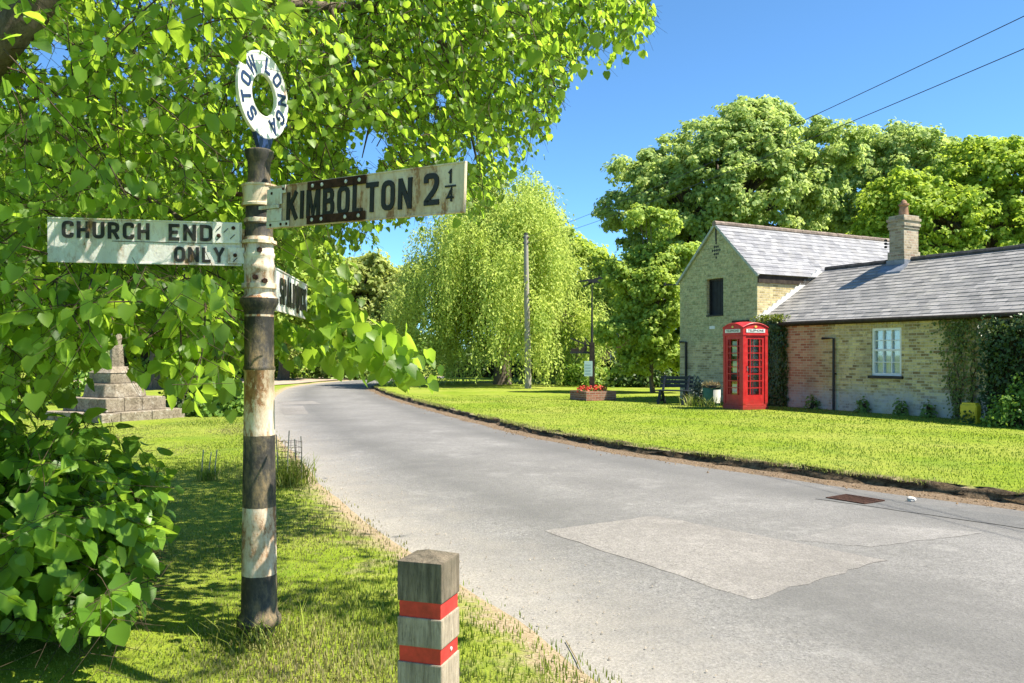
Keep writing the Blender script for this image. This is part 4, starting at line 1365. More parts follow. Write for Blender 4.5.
def sprays(roots, dirs, L, nodes, leaf, rng, droop=0.45, spread=1.0, twiglets=True):
    """twigs with leaves set alternately along them; returns leaf arrays and twig line segments"""
    n = len(roots)
    dirs = unit(dirs)
    side = unit(np.cross(dirs, np.array([0, 0, 1.0])) + rng.normal(size=(n, 3)) * 0.25)
    Ps, Ds, Ns, Ss, segs = [], [], [], [], []
    prev = roots.copy()
    wob = rng.normal(size=(n, 3)) * 0.12
    for k in range(1, nodes + 1):
        t = k / nodes
        p = roots + dirs * (L * t)[:, None] + wob * (L * math.sin(t * 3.1))[:, None]
        p[:, 2] -= droop * L * t ** 2
        segs.append((prev, p, np.full(n, 0.0045 * (1.15 - t)), np.full(n, 0.0045 * (1.15 - t - 1 / nodes) + 0.0006)))
        tan = unit(p - prev)
        prev = p
        for s in ((-1, 1) if (twiglets and k % 2 == 0) else ((-1,) if k % 2 else (1,))):
            m = 3 if (twiglets and k % 2 == 0) else 1
            for j in range(m):
                o = side * s * (0.02 + 0.09 * j) + tan * 0.05 * j + rng.normal(size=(n, 3)) * 0.025
                o[:, 2] -= 0.025 + 0.02 * j
                q = p + o
                Ps.append(q)
                Ds.append(unit(side * s * 0.5 * spread + tan * 0.45 + rng.normal(size=(n, 3)) * 0.42 + np.array([0, 0, -0.75])))
                Ns.append(unit(np.array([0, 0, 0.75]) + tan * 0.5 + rng.normal(size=(n, 3)) * 0.5))
                Ss.append(leaf * (0.42 + 0.95 * rng.random(n) ** 0.8) * (1.0 - 0.25 * t))
                if m == 3 and j == 2: segs.append((p, q, np.full(n, 0.002), np.full(n, 0.001)))
    return np.concatenate(Ps), np.concatenate(Ds), np.concatenate(Ns), np.concatenate(Ss), segs


def twig_mesh(name, segs, mat, parent, keepf=None):
    A = np.concatenate([s[0] for s in segs]); B = np.concatenate([s[1] for s in segs])
    ra = np.concatenate([s[2] for s in segs]); rb = np.concatenate([s[3] for s in segs])
    if keepf is not None:
        k = keepf((A + B) / 2); A, B, ra, rb = A[k], B[k], ra[k], rb[k]
    t = unit(B - A); x = unit(np.cross(t, np.array([0.3, 0.2, 0.9]))); y = np.cross(t, x)
    V = []
    for (C, r) in ((A, ra), (B, rb)):
        for k in range(3):
            a = 2 * math.pi * k / 3
            V.append(C + (x * math.cos(a) + y * math.sin(a)) * r[:, None])
    V = np.stack(V, 1).reshape(-1, 3)
    base = np.arange(len(A))[:, None] * 6
    F = np.concatenate([base + np.array([[k, (k + 1) % 3, (k + 1) % 3 + 3, k + 3]]) for k in range(3)])
    return link(name, fast_mesh(name, V, F, 4), mat, parent)


# the crown's lower fringe as it hangs: how low (picture row) the leaves come for each picture column
FRX = np.array([-200, 0, 40, 66, 76, 98, 106, 126, 134, 150, 160, 200, 235, 262, 300, 340, 372, 400, 425, 450, 480, 505, 525, 545, 560, 575, 590, 612, 640, 655, 670])
FRY = np.array([440, 415, 405, 380, 350, 362, 325, 325, 385, 335, 380, 395, 395, 300, 265, 252, 243, 222, 215, 205, 205, 190, 160, 140, 100, 62, 55, 60, 50, 30, -20])
SIGNS = [(228, 290, 45, 660), (262, 478, 148, 238), (36, 250, 206, 274)]
FARARM = (266, 306, 262, 326)
HOLES = [((366, 148), 22, 24), ((392, 236), 20, 10), ((52, 55), 20, 20), ((355, 60), 7, 9), ((440, 100), 9, 7), ((470, 152), 8, 12), ((432, 118), 6, 5)]


def lime_keep(P, rng, jitter=9):
    q = proj(P)
    d = P[:, 1]
    j = rng.normal(size=len(P)) * jitter
    vis = d > 0.3
    k = ~(vis & (q[:, 0] > -60) & (q[:, 1] > np.interp(q[:, 0], FRX, FRY, right=-400) + j))
    k &= ~(vis & (q[:, 0] > 655) & (q[:, 1] > -25) & (q[:, 0] < 1100))
    k &= ~(vis & (q[:, 0] > 500) & (q[:, 1] > 90 - (q[:, 0] - 560) * 0.95 + j + 60) & (q[:, 0] < 590))
    for x0, x1, y0, y1 in SIGNS:
        k &= ~((d < 5.05) & vis & (q[:, 0] > x0) & (q[:, 0] < x1) & (q[:, 1] > y0) & (q[:, 1] < y1))
    x0, x1, y0, y1 = FARARM
    k &= ~((d < 6.15) & vis & (q[:, 0] > x0) & (q[:, 0] < x1) & (q[:, 1] > y0) & (q[:, 1] < y1))
    for (cx, cy), rx, ry in HOLES:
        k &= ~(vis & (((q[:, 0] - cx) / rx) ** 2 + ((q[:, 1] - cy) / ry) ** 2 < 1 + 0.3 * rng.normal(size=len(P))))
    k &= ~((d < 2.6) & (d > -1.0) & (np.abs(P[:, 0]) < 1.6) & (P[:, 2] < 3.4))
    # the road lies in full sun, so nothing of the crown reaches between it and the sun
    gx = P[:, 0] - SH[0] * P[:, 2]; gy = P[:, 1] - SH[1] * P[:, 2]
    lim = np.interp(gy, Lp[:, 1], Lp[:, 0])
    k &= gx < lim - 0.15 + rng.normal(size=len(P)) * 0.25
    return k


lime = empty('lime_tree', (-3.75, 5.2, 0.04), 0, 'old lime tree whose leafy boughs hang over the signpost and verge', 'tree')
LB = np.array([-3.75, 5.2, 0.04])
rng = np.random.default_rng(5)


def add_spray(roots, dirs, L, nodes, leaf, droop=0.45, jit=9):
    P, D, Nn, S, segs = sprays(np.asarray(roots, float), np.asarray(dirs, float), np.asarray(L, float), nodes, leaf, rng, droop)
    k = lime_keep(P, rng, jit)
    LEAF.append((P[k], D[k], Nn[k], S[k])); SEGS.extend(segs)


LEAF = []; SEGS = []


def sample_px(n, xr, yr, dr, pw=1.0):
    px = rng.uniform(*xr, n); py = rng.uniform(*yr, n)
    d = dr[0] + (dr[1] - dr[0]) * rng.random(n) ** pw
    return np.c_[(px - 512) / FPX * d, d, CAMZ + (HORY - py) / FPX * d]


def fan(n, out=(0.5, 0.1, -0.1), s=0.55):
    return unit(np.array(out)[None] + rng.normal(size=(n, 3)) * s)


# left part: several layers deep
n = 800; add_spray(sample_px(n, (-140, 250), (-80, 330), (4.4, 10.5)), fan(n), rng.uniform(.5, 1.1, n), 9, 0.066)
n = 45; add_spray(sample_px(n, (-140, 215), (-60, 300), (3.7, 4.7)), fan(n), rng.uniform(.4, .8, n), 8, 0.082)
# middle and right: hanging boughs, thinner
n = 760; add_spray(sample_px(n, (230, 480), (-70, 190), (5.4, 11)), fan(n, (0.4, 0, -0.25)), rng.uniform(.5, 1.1, n), 9, 0.064)
n = 190; add_spray(sample_px(n, (440, 560), (-70, 110), (6.0, 11)), fan(n, (0.45, 0, -0.25), .4), rng.uniform(.4, .9, n), 8, 0.068)
n = 42; add_spray(sample_px(n, (560, 640), (-40, 12), (6.6, 8.2)), fan(n, (0.3, 0, -0.35), .35), rng.uniform(.35, .6, n), 7, 0.072)
# drooping sprays over the cross and behind the arms
n = 140; add_spray(sample_px(n, (-60, 235), (240, 340), (3.9, 6.5)), fan(n, (0.3, 0, -0.5)), rng.uniform(.4, .8, n), 8, 0.09)
# the low branch that trails past the post towards the road
lowb = [at(262, 262, 5.6), at(300, 287, 5.3), at(340, 308, 5.0), at(375, 330, 4.7), at(402, 352, 4.5), at(418, 366, 4.4)]


def extra_leaves(Pc, sp, n, leaf, dz=0.04):
    P = np.repeat(np.asarray(Pc, float), n, 0)
    P = P + rng.normal(size=P.shape) * sp; P[:, 2] -= np.abs(rng.normal(size=len(P))) * dz
    m = len(P)
    return (P, unit(rng.normal(size=(m, 3)) * 0.45 + np.array([0.25, 0, -0.9])), unit(rng.normal(size=(m, 3)) * 0.5 + np.array([0, -0.3, 0.7])), leaf * rng.uniform(.6, 1.2, m))


pts = []
for a, c in zip(lowb[:-1], lowb[1:]):
    for k in range(6): pts.append(np.array(a.lerp(c, k / 6)))
LOWP = np.array(pts)
e1 = extra_leaves(LOWP, np.array([.06, .10, .055]), 6, 0.10, 0.04)
e2 = extra_leaves(np.concatenate([LOWP[2:20] + np.array([-.05, 0.1, -.13]), LOWP[:12] + np.array([.0, .2, -.28]), LOWP[:5] + np.array([.0, .2, -.45]), LOWP[:8] + np.array([.1, .2, .12])]), np.array([.08, .16, .07]), 6, 0.095, 0.04)
for e_ in (e1, e2):
    q_ = proj(e_[0]); kk_ = ~((q_[:, 0] > 262) & (q_[:, 0] < 306) & (q_[:, 1] > 255) & (q_[:, 1] < 322) & (e_[0][:, 1] < 6.2))
    LEAF.append(tuple(x_[kk_] for x_ in e_))
SEGS += [(LOWP[:-1], LOWP[1:], np.linspace(.012, .004, len(LOWP) - 1), np.linspace(.0115, .0035, len(LOWP) - 1))]
# the high crown above the frame: it makes the dappled shade
nU = 2000
c0 = np.array([-1.5, 6.0, 7.8]); rd = np.array([5.8, 6.2, 4.8])
dirs_ = rnd_dirs(nU, rng); rho = rng.uniform(0.25, 1.0, nU) ** 0.5
U = c0 + dirs_ * rd * rho[:, None]
qq = proj(U)
U = U[(U[:, 1] < 0.5) | (qq[:, 1] < -75) | (qq[:, 0] < -80)]
U = U[U[:, 2] > 2.9]
gap = vnoise(U[:, :2] - SH[None] * U[:, 2:3], 2.3, 12)
U = U[gap > 0.02]
add_spray(U, unit(dirs_[:len(U)] + np.array([0, 0, -.3])), rng.uniform(.5, 1.0, len(U)), 7, 0.105)
LP = np.concatenate([l[0] for l in LEAF]); LD = np.concatenate([l[1] for l in LEAF]); LNn = np.concatenate([l[2] for l in LEAF]); LS = np.concatenate([l[3] for l in LEAF])
print('lime leaves', len(LP))
leaf_obj('crown', LP - LB, LD, LNn, LS, M['lime_leaf'], lime, HEART, HEART_F)
sg = [(a - LB, b_ - LB, ra, rb) for a, b_, ra, rb in SEGS]
twig_mesh('twigs', sg, M['twig'], lime, lambda C: lime_keep(C + LB, rng, 5))
mb = MB()
def lb(*p): return Vector(p) - Vector(LB)
mb.tube([lb(-3.75, 5.2, -0.1), lb(-3.75, 5.2, 0.3), lb(-3.72, 5.2, 1.2), lb(-3.7, 5.15, 2.4), lb(-3.5, 5.2, 4.5), lb(-3.2, 5.4, 8.5)], [0.5, 0.42, 0.36, 0.33, 0.26, 0.1], 14)
mb.build('trunk', M['bark'], lime, True, uv=False)
limbs = [
    ([lb(-3.7, 5.15, 2.2), at(-20, 66, 4.6) - Vector(LB), at(24, 20, 4.5) - Vector(LB), at(70, -40, 4.6) - Vector(LB), lb(-1.2, 4.8, 5.6), lb(1.2, 5.2, 6.6)], [.17, .115, .10, .085, .06, .02]),
    ([lb(-3.5, 5.2, 4.2), at(150, -40, 6.2) - Vector(LB), at(225, 2, 6.3) - Vector(LB), at(290, 6, 6.4) - Vector(LB), at(345, 8, 6.6) - Vector(LB), at(420, -6, 6.8) - Vector(LB), at(560, -30, 7.2) - Vector(LB)], [.11, .075, .055, .048, .04, .03, .012]),
    ([at(360, 6, 6.6) - Vector(LB), at(432, 28, 6.9) - Vector(LB), at(452, 70, 7.0) - Vector(LB), at(468, 120, 7.2) - Vector(LB), at(480, 175, 7.3) - Vector(LB)], [.035, .028, .022, .016, .006]),
    ([at(440, 40, 6.95) - Vector(LB), at(480, 78, 7.1) - Vector(LB), at(515, 110, 7.3) - Vector(LB), at(545, 112, 7.4) - Vector(LB)], [.02, .015, .01, .004]),
    ([at(330, 6, 6.5) - Vector(LB), at(352, 70, 6.4) - Vector(LB), at(372, 115, 6.4) - Vector(LB), at(362, 158, 6.4) - Vector(LB)], [.022, .016, .012, .004]),
    ([lb(-3.6, 5.2, 3.2), at(60, 150, 6.5) - Vector(LB), at(150, 200, 6.2) - Vector(LB), at(262, 268, 5.6) - Vector(LB)], [.06, .035, .022, .012]),
    ([lb(-3.4, 5.3, 5), lb(-1.5, 7.5, 6.2), lb(0.2, 9, 6.8), lb(1.6, 9.6, 6.6)], [.16, .1, .06, .02]),
    ([lb(-3.4, 5.3, 5.5), lb(-5.5, 7.5, 7.2), lb(-7, 9, 7.8)], [.16, .09, .03]),
    ([lb(-3.4, 5.3, 4.6), lb(-2.8, 3, 6.0), lb(-1.5, 0.8, 6.8)], [.16, .1, .03]),
    ([lb(-3.3, 5.4, 6.5), lb(-1.5, 5.4, 9.0), lb(-0.5, 5.2, 11)], [.12, .07, .02]),
]
for pts_, rads_ in limbs:
    m2 = MB(); m2.tube(pts_, rads_, 9); m2.build('bough', M['bark'], lime, True, uv=False)

# lime shoots round the foot of the trunk, reaching into the frame bottom left
shoot = empty('leafy_shrub', (-2.95, 4.75, 0.04), 0, 'dense large leaved shrub on the grass at the lower left edge', 'shrub')
SB = np.array([-2.95, 4.75, 0.04])
r2 = np.random.default_rng(15)
n = 230
a = r2.uniform(-2.6, 1.9, n); el = r2.uniform(0.15, 1.5, n)
dirs_ = np.c_[np.cos(a) * np.cos(el), np.sin(a) * np.cos(el), np.sin(el)]
roots = SB + np.c_[r2.normal(size=n) * .25, r2.normal(size=n) * .25, np.abs(r2.normal(size=n)) * .25 + .05] + dirs_ * 0.25
P, D, Nn, S, segs = sprays(roots, dirs_ + np.array([0.1, -0.05, 0]), r2.uniform(.4, 1.12, n), 8, 0.112, r2, 0.35)
q = proj(P)
k = (q[:, 0] < 172 - np.clip((q[:, 1] - 480) * 0.35, 0, 60) + r2.normal(size=len(P)) * 8) & (P[:, 2] > 0.07) & (q[:, 1] < 632) & (q[:, 1] > np.interp(q[:, 0], [0, 60, 100, 175], [375, 400, 432, 462]) + r2.normal(size=len(P)) * 9)
leaf_obj('foliage', P[k] - SB, D[k], Nn[k], S[k], M['shoot_leaf'], shoot, HEART, HEART_F)
twig_mesh('stem', [(x_ - SB, y_ - SB, ra, rb) for x_, y_, ra, rb in segs], M['twig'], shoot, lambda C: (proj(C + SB)[:, 0] < 160) & (C[:, 2] > 0.02) & (proj(C + SB)[:, 1] > 420))

# ------------------------------------------------------------------ lettering
def text_mesh(txt, size, depth=0.004, bold=0.0, sx=1.0, align='CENTER'):
    cu = bpy.data.curves.new('lettering', 'FONT')
    cu.body = txt; cu.size = size; cu.extrude = depth / 2; cu.offset = bold
    cu.align_x = align; cu.align_y = 'CENTER'; cu.resolution_u = 4
    o = bpy.data.objects.new('lettering', cu)
    COL.objects.link(o)
    bpy.context.view_layer.update()
    me = bpy.data.meshes.new_from_object(o.evaluated_get(bpy.context.evaluated_depsgraph_get()))
    bpy.data.objects.remove(o); bpy.data.curves.remove(cu)
    co = np.zeros(len(me.vertices) * 3); me.vertices.foreach_get('co', co); co = co.reshape(-1, 3)
    # text lies in xy facing +z; stand it up facing -y
    out = np.c_[co[:, 0] * sx, -co[:, 2], co[:, 1]]
    me.vertices.foreach_set('co', out.astype(np.float32).ravel()); me.update()
    return me


def merge_text(name, items, mat, parent):
    """items: (mesh, Matrix)"""
    bm = bmesh.new()
    for me, Mx in items:
        me.transform(Mx); bm.from_mesh(me); bpy.data.meshes.remove(me)
    me = bpy.data.meshes.new(name); bm.to_mesh(me); bm.free()
    return link(name, me, mat, parent)


def T(x=0, y=0, z=0): return Matrix.Translation((x, y, z))


# ---- cast block letters, drawn as square-ended strokes (unit height)
def rc(pts, r, closed=False, n=4):
    out = []
    m = len(pts)
    for i in range(m):
        p = Vector(pts[i])
        if not closed and i in (0, m - 1): out.append(p); continue
        a = (Vector(pts[i - 1]) - p); c = (Vector(pts[(i + 1) % m]) - p)
        k = min(r, a.length * .49, c.length * .49)
        a = p + a.normalized() * k; c = p + c.normalized() * k
        for j in range(n + 1):
            t = j / n
            out.append(a * (1 - t) ** 2 + p * 2 * t * (1 - t) + c * t * t)
    return out


def GL(ch):
    """strokes of one capital: (width, [(points, closed)])"""
    h = 0.09
    if ch == 'O': return .62, [(rc([(h, h), (.62 - h, h), (.62 - h, 1 - h), (h, 1 - h)], .24, True), True)]
    if ch == 'D': return .60, [(rc([(h, h), (.60 - h, h), (.60 - h, 1 - h), (h, 1 - h)], .001, True, 1)[:2] + rc([(h, h), (.60 - h, h), (.60 - h, 1 - h), (h, 1 - h)], .25, False)[1:-1] + [Vector((h, 1 - h))], True)]
    if ch == 'C': return .58, [(rc([(.58 - h, .30), (.58 - h, h), (h, h), (h, 1 - h), (.58 - h, 1 - h), (.58 - h, .70)], .22), False)]
    if ch == 'G': return .60, [(rc([(.60 - h, .70), (.60 - h, 1 - h), (h, 1 - h), (h, h), (.60 - h, h), (.60 - h, .46), (.33, .46)], .2), False)]
    if ch == 'K': return .62, [([(h, 0), (h, 1)], False), ([(.55, 1), (.12, .42)], False), ([(.24, .58), (.57, 0)], False)]
    if ch == 'I': return .18, [([(h, 0), (h, 1)], False)]
    if ch == 'M': return .74, [([(h, 0), (h, 1)], False), ([(.74 - h, 0), (.74 - h, 1)], False), ([(.13, .97), (.37, .12), (.61, .97)], False)]
    if ch == 'N': return .62, [([(h, 0), (h, 1)], False), ([(.62 - h, 0), (.62 - h, 1)], False), ([(.10, .93), (.52, .07)], False)]
    if ch == 'B': return .60, [([(h, 0), (h, 1)], False), (rc([(h, 1 - h), (.48, 1 - h), (.48, .53), (h, .53)], .18), False), (rc([(h, .53), (.51, .53), (.51, h), (h, h)], .18), False)]
    if ch == 'P': return .58, [([(h, 0), (h, 1)], False), (rc([(h, 1 - h), (.49, 1 - h), (.49, .44), (h, .44)], .19), False)]
    if ch == 'R': return .60, [([(h, 0), (h, 1)], False), (rc([(h, 1 - h), (.49, 1 - h), (.49, .47), (h, .47)], .19), False), ([(.30, .46), (.53, 0)], False)]
    if ch == 'L': return .50, [([(h, 1), (h, h), (.50, h)], False)]
    if ch == 'T': return .58, [([(.29, 0), (.29, .84)], False), ([(0, 1 - h), (.58, 1 - h)], False)]
    if ch == 'H': return .62, [([(h, 0), (h, 1)], False), ([(.62 - h, 0), (.62 - h, 1)], False), ([(h, .5), (.62 - h, .5)], False)]
    if ch == 'U': return .60, [(rc([(h, 1), (h, h), (.60 - h, h), (.60 - h, 1)], .22), False)]
    if ch == 'E': return .52, [([(.52, h), (h, h), (h, 1 - h), (.52, 1 - h)], False), ([(h, .5), (.44, .5)], False)]
    if ch == 'Y': return .62, [([(.31, 0), (.31, .46)], False), ([(.06, 1), (.31, .44), (.56, 1)], False)]
    if ch == 'A': return .66, [([(.07, 0), (.33, .95), (.59, 0)], False), ([(.18, .28), (.48, .28)], False)]
    if ch == 'S': return .58, [(rc([(.58 - h, .72), (.58 - h, 1 - h), (h, 1 - h), (h, .53), (.58 - h, .47), (.58 - h, h), (h, h), (h, .28)], .19), False)]
    if ch == 'W': return .90, [([(.06, 1), (.26, .05), (.45, .90), (.64, .05), (.84, 1)], False)]
    if ch == '2': return .56, [(rc([(h, .70), (h, 1 - h), (.56 - h, 1 - h), (.56 - h, .56), (h + .02, h + .03)], .19) + [Vector((h + .02, h)), Vector((.56, h))], False)]
    if ch == '1': return .30, [([(.04, .76), (.19, .93), (.19, 0)], False)]
    if ch == '4': return .58, [([(.40, 0), (.40, .96), (.06, .30), (.58, .30)], False)]
    return .35, []


def ribbon(mb, pts, closed, wd, depth, Mx):
    P = [Vector((p[0], p[1])) for p in pts]
    q = [P[0]]
    for p in P[1:]:
        if (p - q[-1]).length > 1e-4: q.append(p)
    P = q
    n = len(P)
    Lr = []
    for i in range(n):
        d0 = (P[i] - P[i - 1]) if (closed or i > 0) else (P[1] - P[0])
        d1 = (P[(i + 1) % n] - P[i]) if (closed or i < n - 1) else (P[i] - P[i - 1])
        d0 = d0.normalized(); d1 = d1.normalized()
        n0 = Vector((-d0.y, d0.x)); n1 = Vector((-d1.y, d1.x))
        m = n0 + n1
        m = m.normalized() if m.length > 1e-5 else n0
        k = min(1 / max(m.dot(n0), .35), 2.2)
        Lr.append((P[i] + m * wd / 2 * k, P[i] - m * wd / 2 * k))
    vs = []
    for a_, b_ in Lr:
        for p in (a_, b_):
            vs.append(Mx @ Vector((p.x, -depth, p.y))); vs.append(Mx @ Vector((p.x, 0.0, p.y)))
    fs = []
    for i in range(n if closed else n - 1):
        j = (i + 1) % n
        a0, a1, b0, b1 = 4 * i, 4 * i + 1, 4 * i + 2, 4 * i + 3
        c0, c1, e0, e1 = 4 * j, 4 * j + 1, 4 * j + 2, 4 * j + 3
        fs += [(a0, c0, e0, b0), (a0, a1, c1, c0), (b0, e0, e1, b1)]
    if not closed:
        fs += [(0, 2, 3, 1), (4 * n - 4, 4 * n - 3, 4 * n - 1, 4 * n - 2)]
    mb.add(vs, fs)


def cast_word(name, txt, x0, x1, z0, h, mat, parent, y=-0.001, depth=0.006, wd=0.17, gap=0.17, space=0.42):
    """a word set between x0 and x1 on a board, feet on z0, h tall"""
    tot = 0; pos = []
    for c in txt:
        if c == ' ': tot += space; continue
        w_, st = GL(c); pos.append((c, tot, st)); tot += w_ + gap
    tot -= gap
    sx = (x1 - x0) / tot
    mb = MB(); k = 0
    for c, u, st in pos:
        for pts, cl in st:
            k += 1
            Q = [((p[0] + u) * sx / h, p[1]) for p in pts]
            ribbon(mb, [(q[0] * h, q[1] * h) for q in Q], cl, wd * min(h, sx * 1.1), depth + 0.00012 * (k % 5), Matrix.Translation((x0, y, z0)))
    return mb.build(name, mat, parent, uv=False)


def bolt(parent, p, r, mat, h=0.006, rot=None):
    mb = MB(); mb.lathe([(r, 0), (r, h * .6), (r * .4, h)], 10, M=Matrix.Translation(p) @ (rot or Matrix.Rotation(R(90), 4, 'X')))
    return mb.build('bolt', mat, parent, uv=False)


# ------------------------------------------------------------------ the signpost
PX, PY, PZ = -1.455, 4.72, 0.03
post = empty('signpost', (PX, PY, PZ), 0, 'old banded black and white fingerpost with a name ring on top and three arms', 'signpost')
k_ = 4.72 / FPX
prof = [(0.094, -0.12), (0.094, 0.05), (0.108, 0.062), (0.126, 0.075), (0.131, 0.095), (0.126, 0.118), (0.112, 0.135), (0.106, 0.15), (0.103, 0.36), (0.098, 0.75), (0.092, 1.15), (0.087, 1.52),
        (0.094, 1.535), (0.094, 1.55), (0.087, 1.56), (0.086, 1.86), (0.094, 1.885), (0.113, 1.92), (0.113, 1.945), (0.098, 1.955), (0.087, 1.965), (0.086, 2.10), (0.093, 2.11), (0.093, 2.135), (0.088, 2.145), (0.086, 2.175), (0.092, 2.185), (0.092, 2.2), (0.086, 2.21),
        (0.085, 2.29), (0.08, 2.30), (0.08, 2.365), (0.089, 2.37), (0.089, 2.40), (0.080, 2.405), (0.077, 2.58), (0.070, 2.60), (0.066, 2.63), (0.064, 2.70), (0.070, 2.735), (0.083, 2.765), (0.084, 2.79), (0.07, 2.80)]
mb = MB(); mb.lathe([(r * 0.955, z) for r, z in prof], 32)
mb.build('post', M['post_paint'], post, True)
for (ang, z) in ((-1.25, 2.215), (-0.95, 2.04), (-1.5, 2.06)):
    d = Vector((math.cos(ang), math.sin(ang), 0))
    mb = MB(); a_ = d * 0.078; a_.z = z; b2 = d * 0.104; b2.z = z
    mb.tube([a_, b2], 0.016, 6); mb.build('bolt', M['rust_strap'], post, uv=False)


def arm(px, py, z, theta, length, h, thick, mat, name='finger_arm'):
    e = empty(name, (px - PX, py - PY, z - PZ), theta); e.parent = post
    mb = MB(); mb.box(0.0, length, 0, thick, -h / 2, h / 2)
    mb.build('board', mat, e, bevel=0.003)
    fr_ = MB(); r = 0.008
    for y0_, y1_ in ((-0.005, -0.0005),):
        fr_.box(0, length, y0_, y1_, h / 2 - r, h / 2 - 0.001); fr_.box(0, length, y0_, y1_, -h / 2 + 0.001, -h / 2 + r); fr_.box(length - r, length - 0.001, y0_, y1_, -h / 2 + r, h / 2 - r)
    fr_.build('rim', mat, e)
    return e


# KIMBOLTON arm: comes towards the camera on the right
kim = arm(-1.365, 4.60, 2.475, 0, 1.44, 0.235, 0.012, M['arm_paint'])
kim.rotation_euler = (0, R(2.3), math.atan2(-0.60, 0.80))
cast_word('lettering', 'KIMBOLTON', 0.165, 1.11, -0.078, 0.15, M['letter'], kim)
cast_word('lettering', '2', 1.185, 1.285, -0.072, 0.152, M['letter'], kim)
cast_word('lettering', '1', 1.340, 1.363, 0.022, 0.062, M['letter'], kim, wd=0.15)
cast_word('lettering', '4', 1.334, 1.374, -0.062, 0.062, M['letter'], kim, wd=0.15)
mb = MB(); mb.box(1.322, 1.386, -0.007, -0.001, 0.005, 0.013); mb.build('lettering', M['letter'], kim)
for z0_, z1_ in ((0.068, 0.112), (-0.112, -0.068)):
    mb = MB(); mb.box(0.345, 0.795, -0.012, -0.0075, z0_, z1_); sp_ = mb.build('strap', M['rust_strap'], kim)
    for xx in (0.39, 0.465, 0.65, 0.75): bolt(sp_, (xx, -0.012, (z0_ + z1_) / 2), 0.010, M['bolt'])
br_ = empty('bracket', (0, 0, 0)); br_.parent = kim
for nm, bx_ in (('bracket_plate', (0.0, 0.128, -0.014, -0.0075, 0.012, 0.10)), ('bracket_plate', (0.0, 0.195, -0.014, -0.0075, -0.115, -0.082)), ('bracket_plate', (0.0, 0.128, -0.0138, -0.0075, -0.081, -0.012)), ('bracket_plate', (0.130, 0.160, -0.013, -0.0075, 0.07, 0.115)), ('bracket_tongue', (-0.06, 0.115, -0.024, -0.0145, -0.010, 0.010))):
    mb = MB(); mb.box(*bx_); mb.build(nm, M['arm_white'], br_, bevel=0.003)
for xx, zz in ((0.045, 0.075), (0.145, 0.093), (0.04, -0.10), (0.13, -0.10), (0.18, -0.10)): bolt(br_, (xx, -0.0142, zz), 0.008, M['rust_strap'])
cl_ = empty('clamp', (0, 0, 0)); cl_.parent = post
mb = MB(); mb.lathe([(0.083, 2.47), (0.10, 2.472), (0.10, 2.485), (0.094, 2.49), (0.094, 2.58), (0.10, 2.585), (0.10, 2.595), (0.08, 2.60)], 32); mb.build('band', M['arm_paint'], cl_, True)
mb = MB(); mb.tube([(-0.085, -0.045, 2.535), (-0.118, -0.06, 2.535)], 0.014, 6); mb.build('bolt', M['rust_strap'], cl_, uv=False)
# CHURCH END ONLY arm, to the left
chx = arm(-2.545, 4.49, 2.283, math.atan2(0.198, 0.98), 1.02, 0.249, 0.012, M['arm_white'])
cast_word('lettering', 'CHURCH', 0.075, 0.525, 0.012, 0.092, M['letter'], chx, wd=0.20)
cast_word('lettering', 'END', 0.625, 0.860, 0.012, 0.092, M['letter'], chx, wd=0.20)
cast_word('lettering', 'ONLY', 0.655, 0.925, -0.108, 0.085, M['letter'], chx, wd=0.20)
cb_ = empty('bracket', (0, 0, 0)); cb_.parent = chx
mb = MB(); mb.box(0.862, 1.01, -0.014, -0.0085, 0.002, 0.118); mb.build('bracket_plate', M['arm_white'], cb_, bevel=0.003)
mb = MB(); mb.box(0.945, 1.04, -0.013, -0.0085, -0.112, -0.02); mb.build('bracket_plate', M['arm_white'], cb_, bevel=0.003)
for xx, zz in ((0.895, 0.045), (0.975, 0.09), (0.985, -0.065)):
    bolt(cb_, (xx, -0.0142, zz), 0.011, M['rust_strap'])
for cx_, cz_ in ((0.895, 0.085), (0.895, 0.03), (0.97, 0.04), (0.935, 0.075), (0.985, -0.09)):
    mb = MB(); mb.bar((cx_ - 0.012, -0.0145, cz_ - 0.012), (cx_ + 0.012, -0.0145, cz_ + 0.012), 0.005, 0.004); mb.build('rivet', M['iron'], cb_)
mb = MB(); mb.box(0.33, 0.86, -0.003, -0.0005, -0.0015, 0.0015); mb.build('seam', M['iron'], chx)
cl2 = empty('clamp', (0, 0, 0)); cl2.parent = post
mb = MB(); mb.lathe([(0.084, 2.255), (0.098, 2.257), (0.098, 2.275), (0.084, 2.277)], 32); mb.build('band', M['arm_paint'], cl2, True)
mb = MB(); mb.box(-0.13, -0.075, -0.03, 0.03, 2.16, 2.34); mb.build('lug', M['arm_paint'], cl2, bevel=0.006)
# third arm, pointing away down the road; its face looks to the right
spa = arm(PX + 0.092, 4.74, 2.03, math.atan2(0.996, -0.094), 1.12, 0.25, 0.012, M['arm_white'])
cast_word('lettering', 'SPALDWICK', 0.10, 1.07, -0.078, 0.156, M['letter'], spa, wd=0.2)
mb = MB(); mb.lathe([(0.084, 2.0), (0.097, 2.002), (0.097, 2.03), (0.084, 2.032)], 32); mb.build('clamp', M['arm_paint'], post, True)
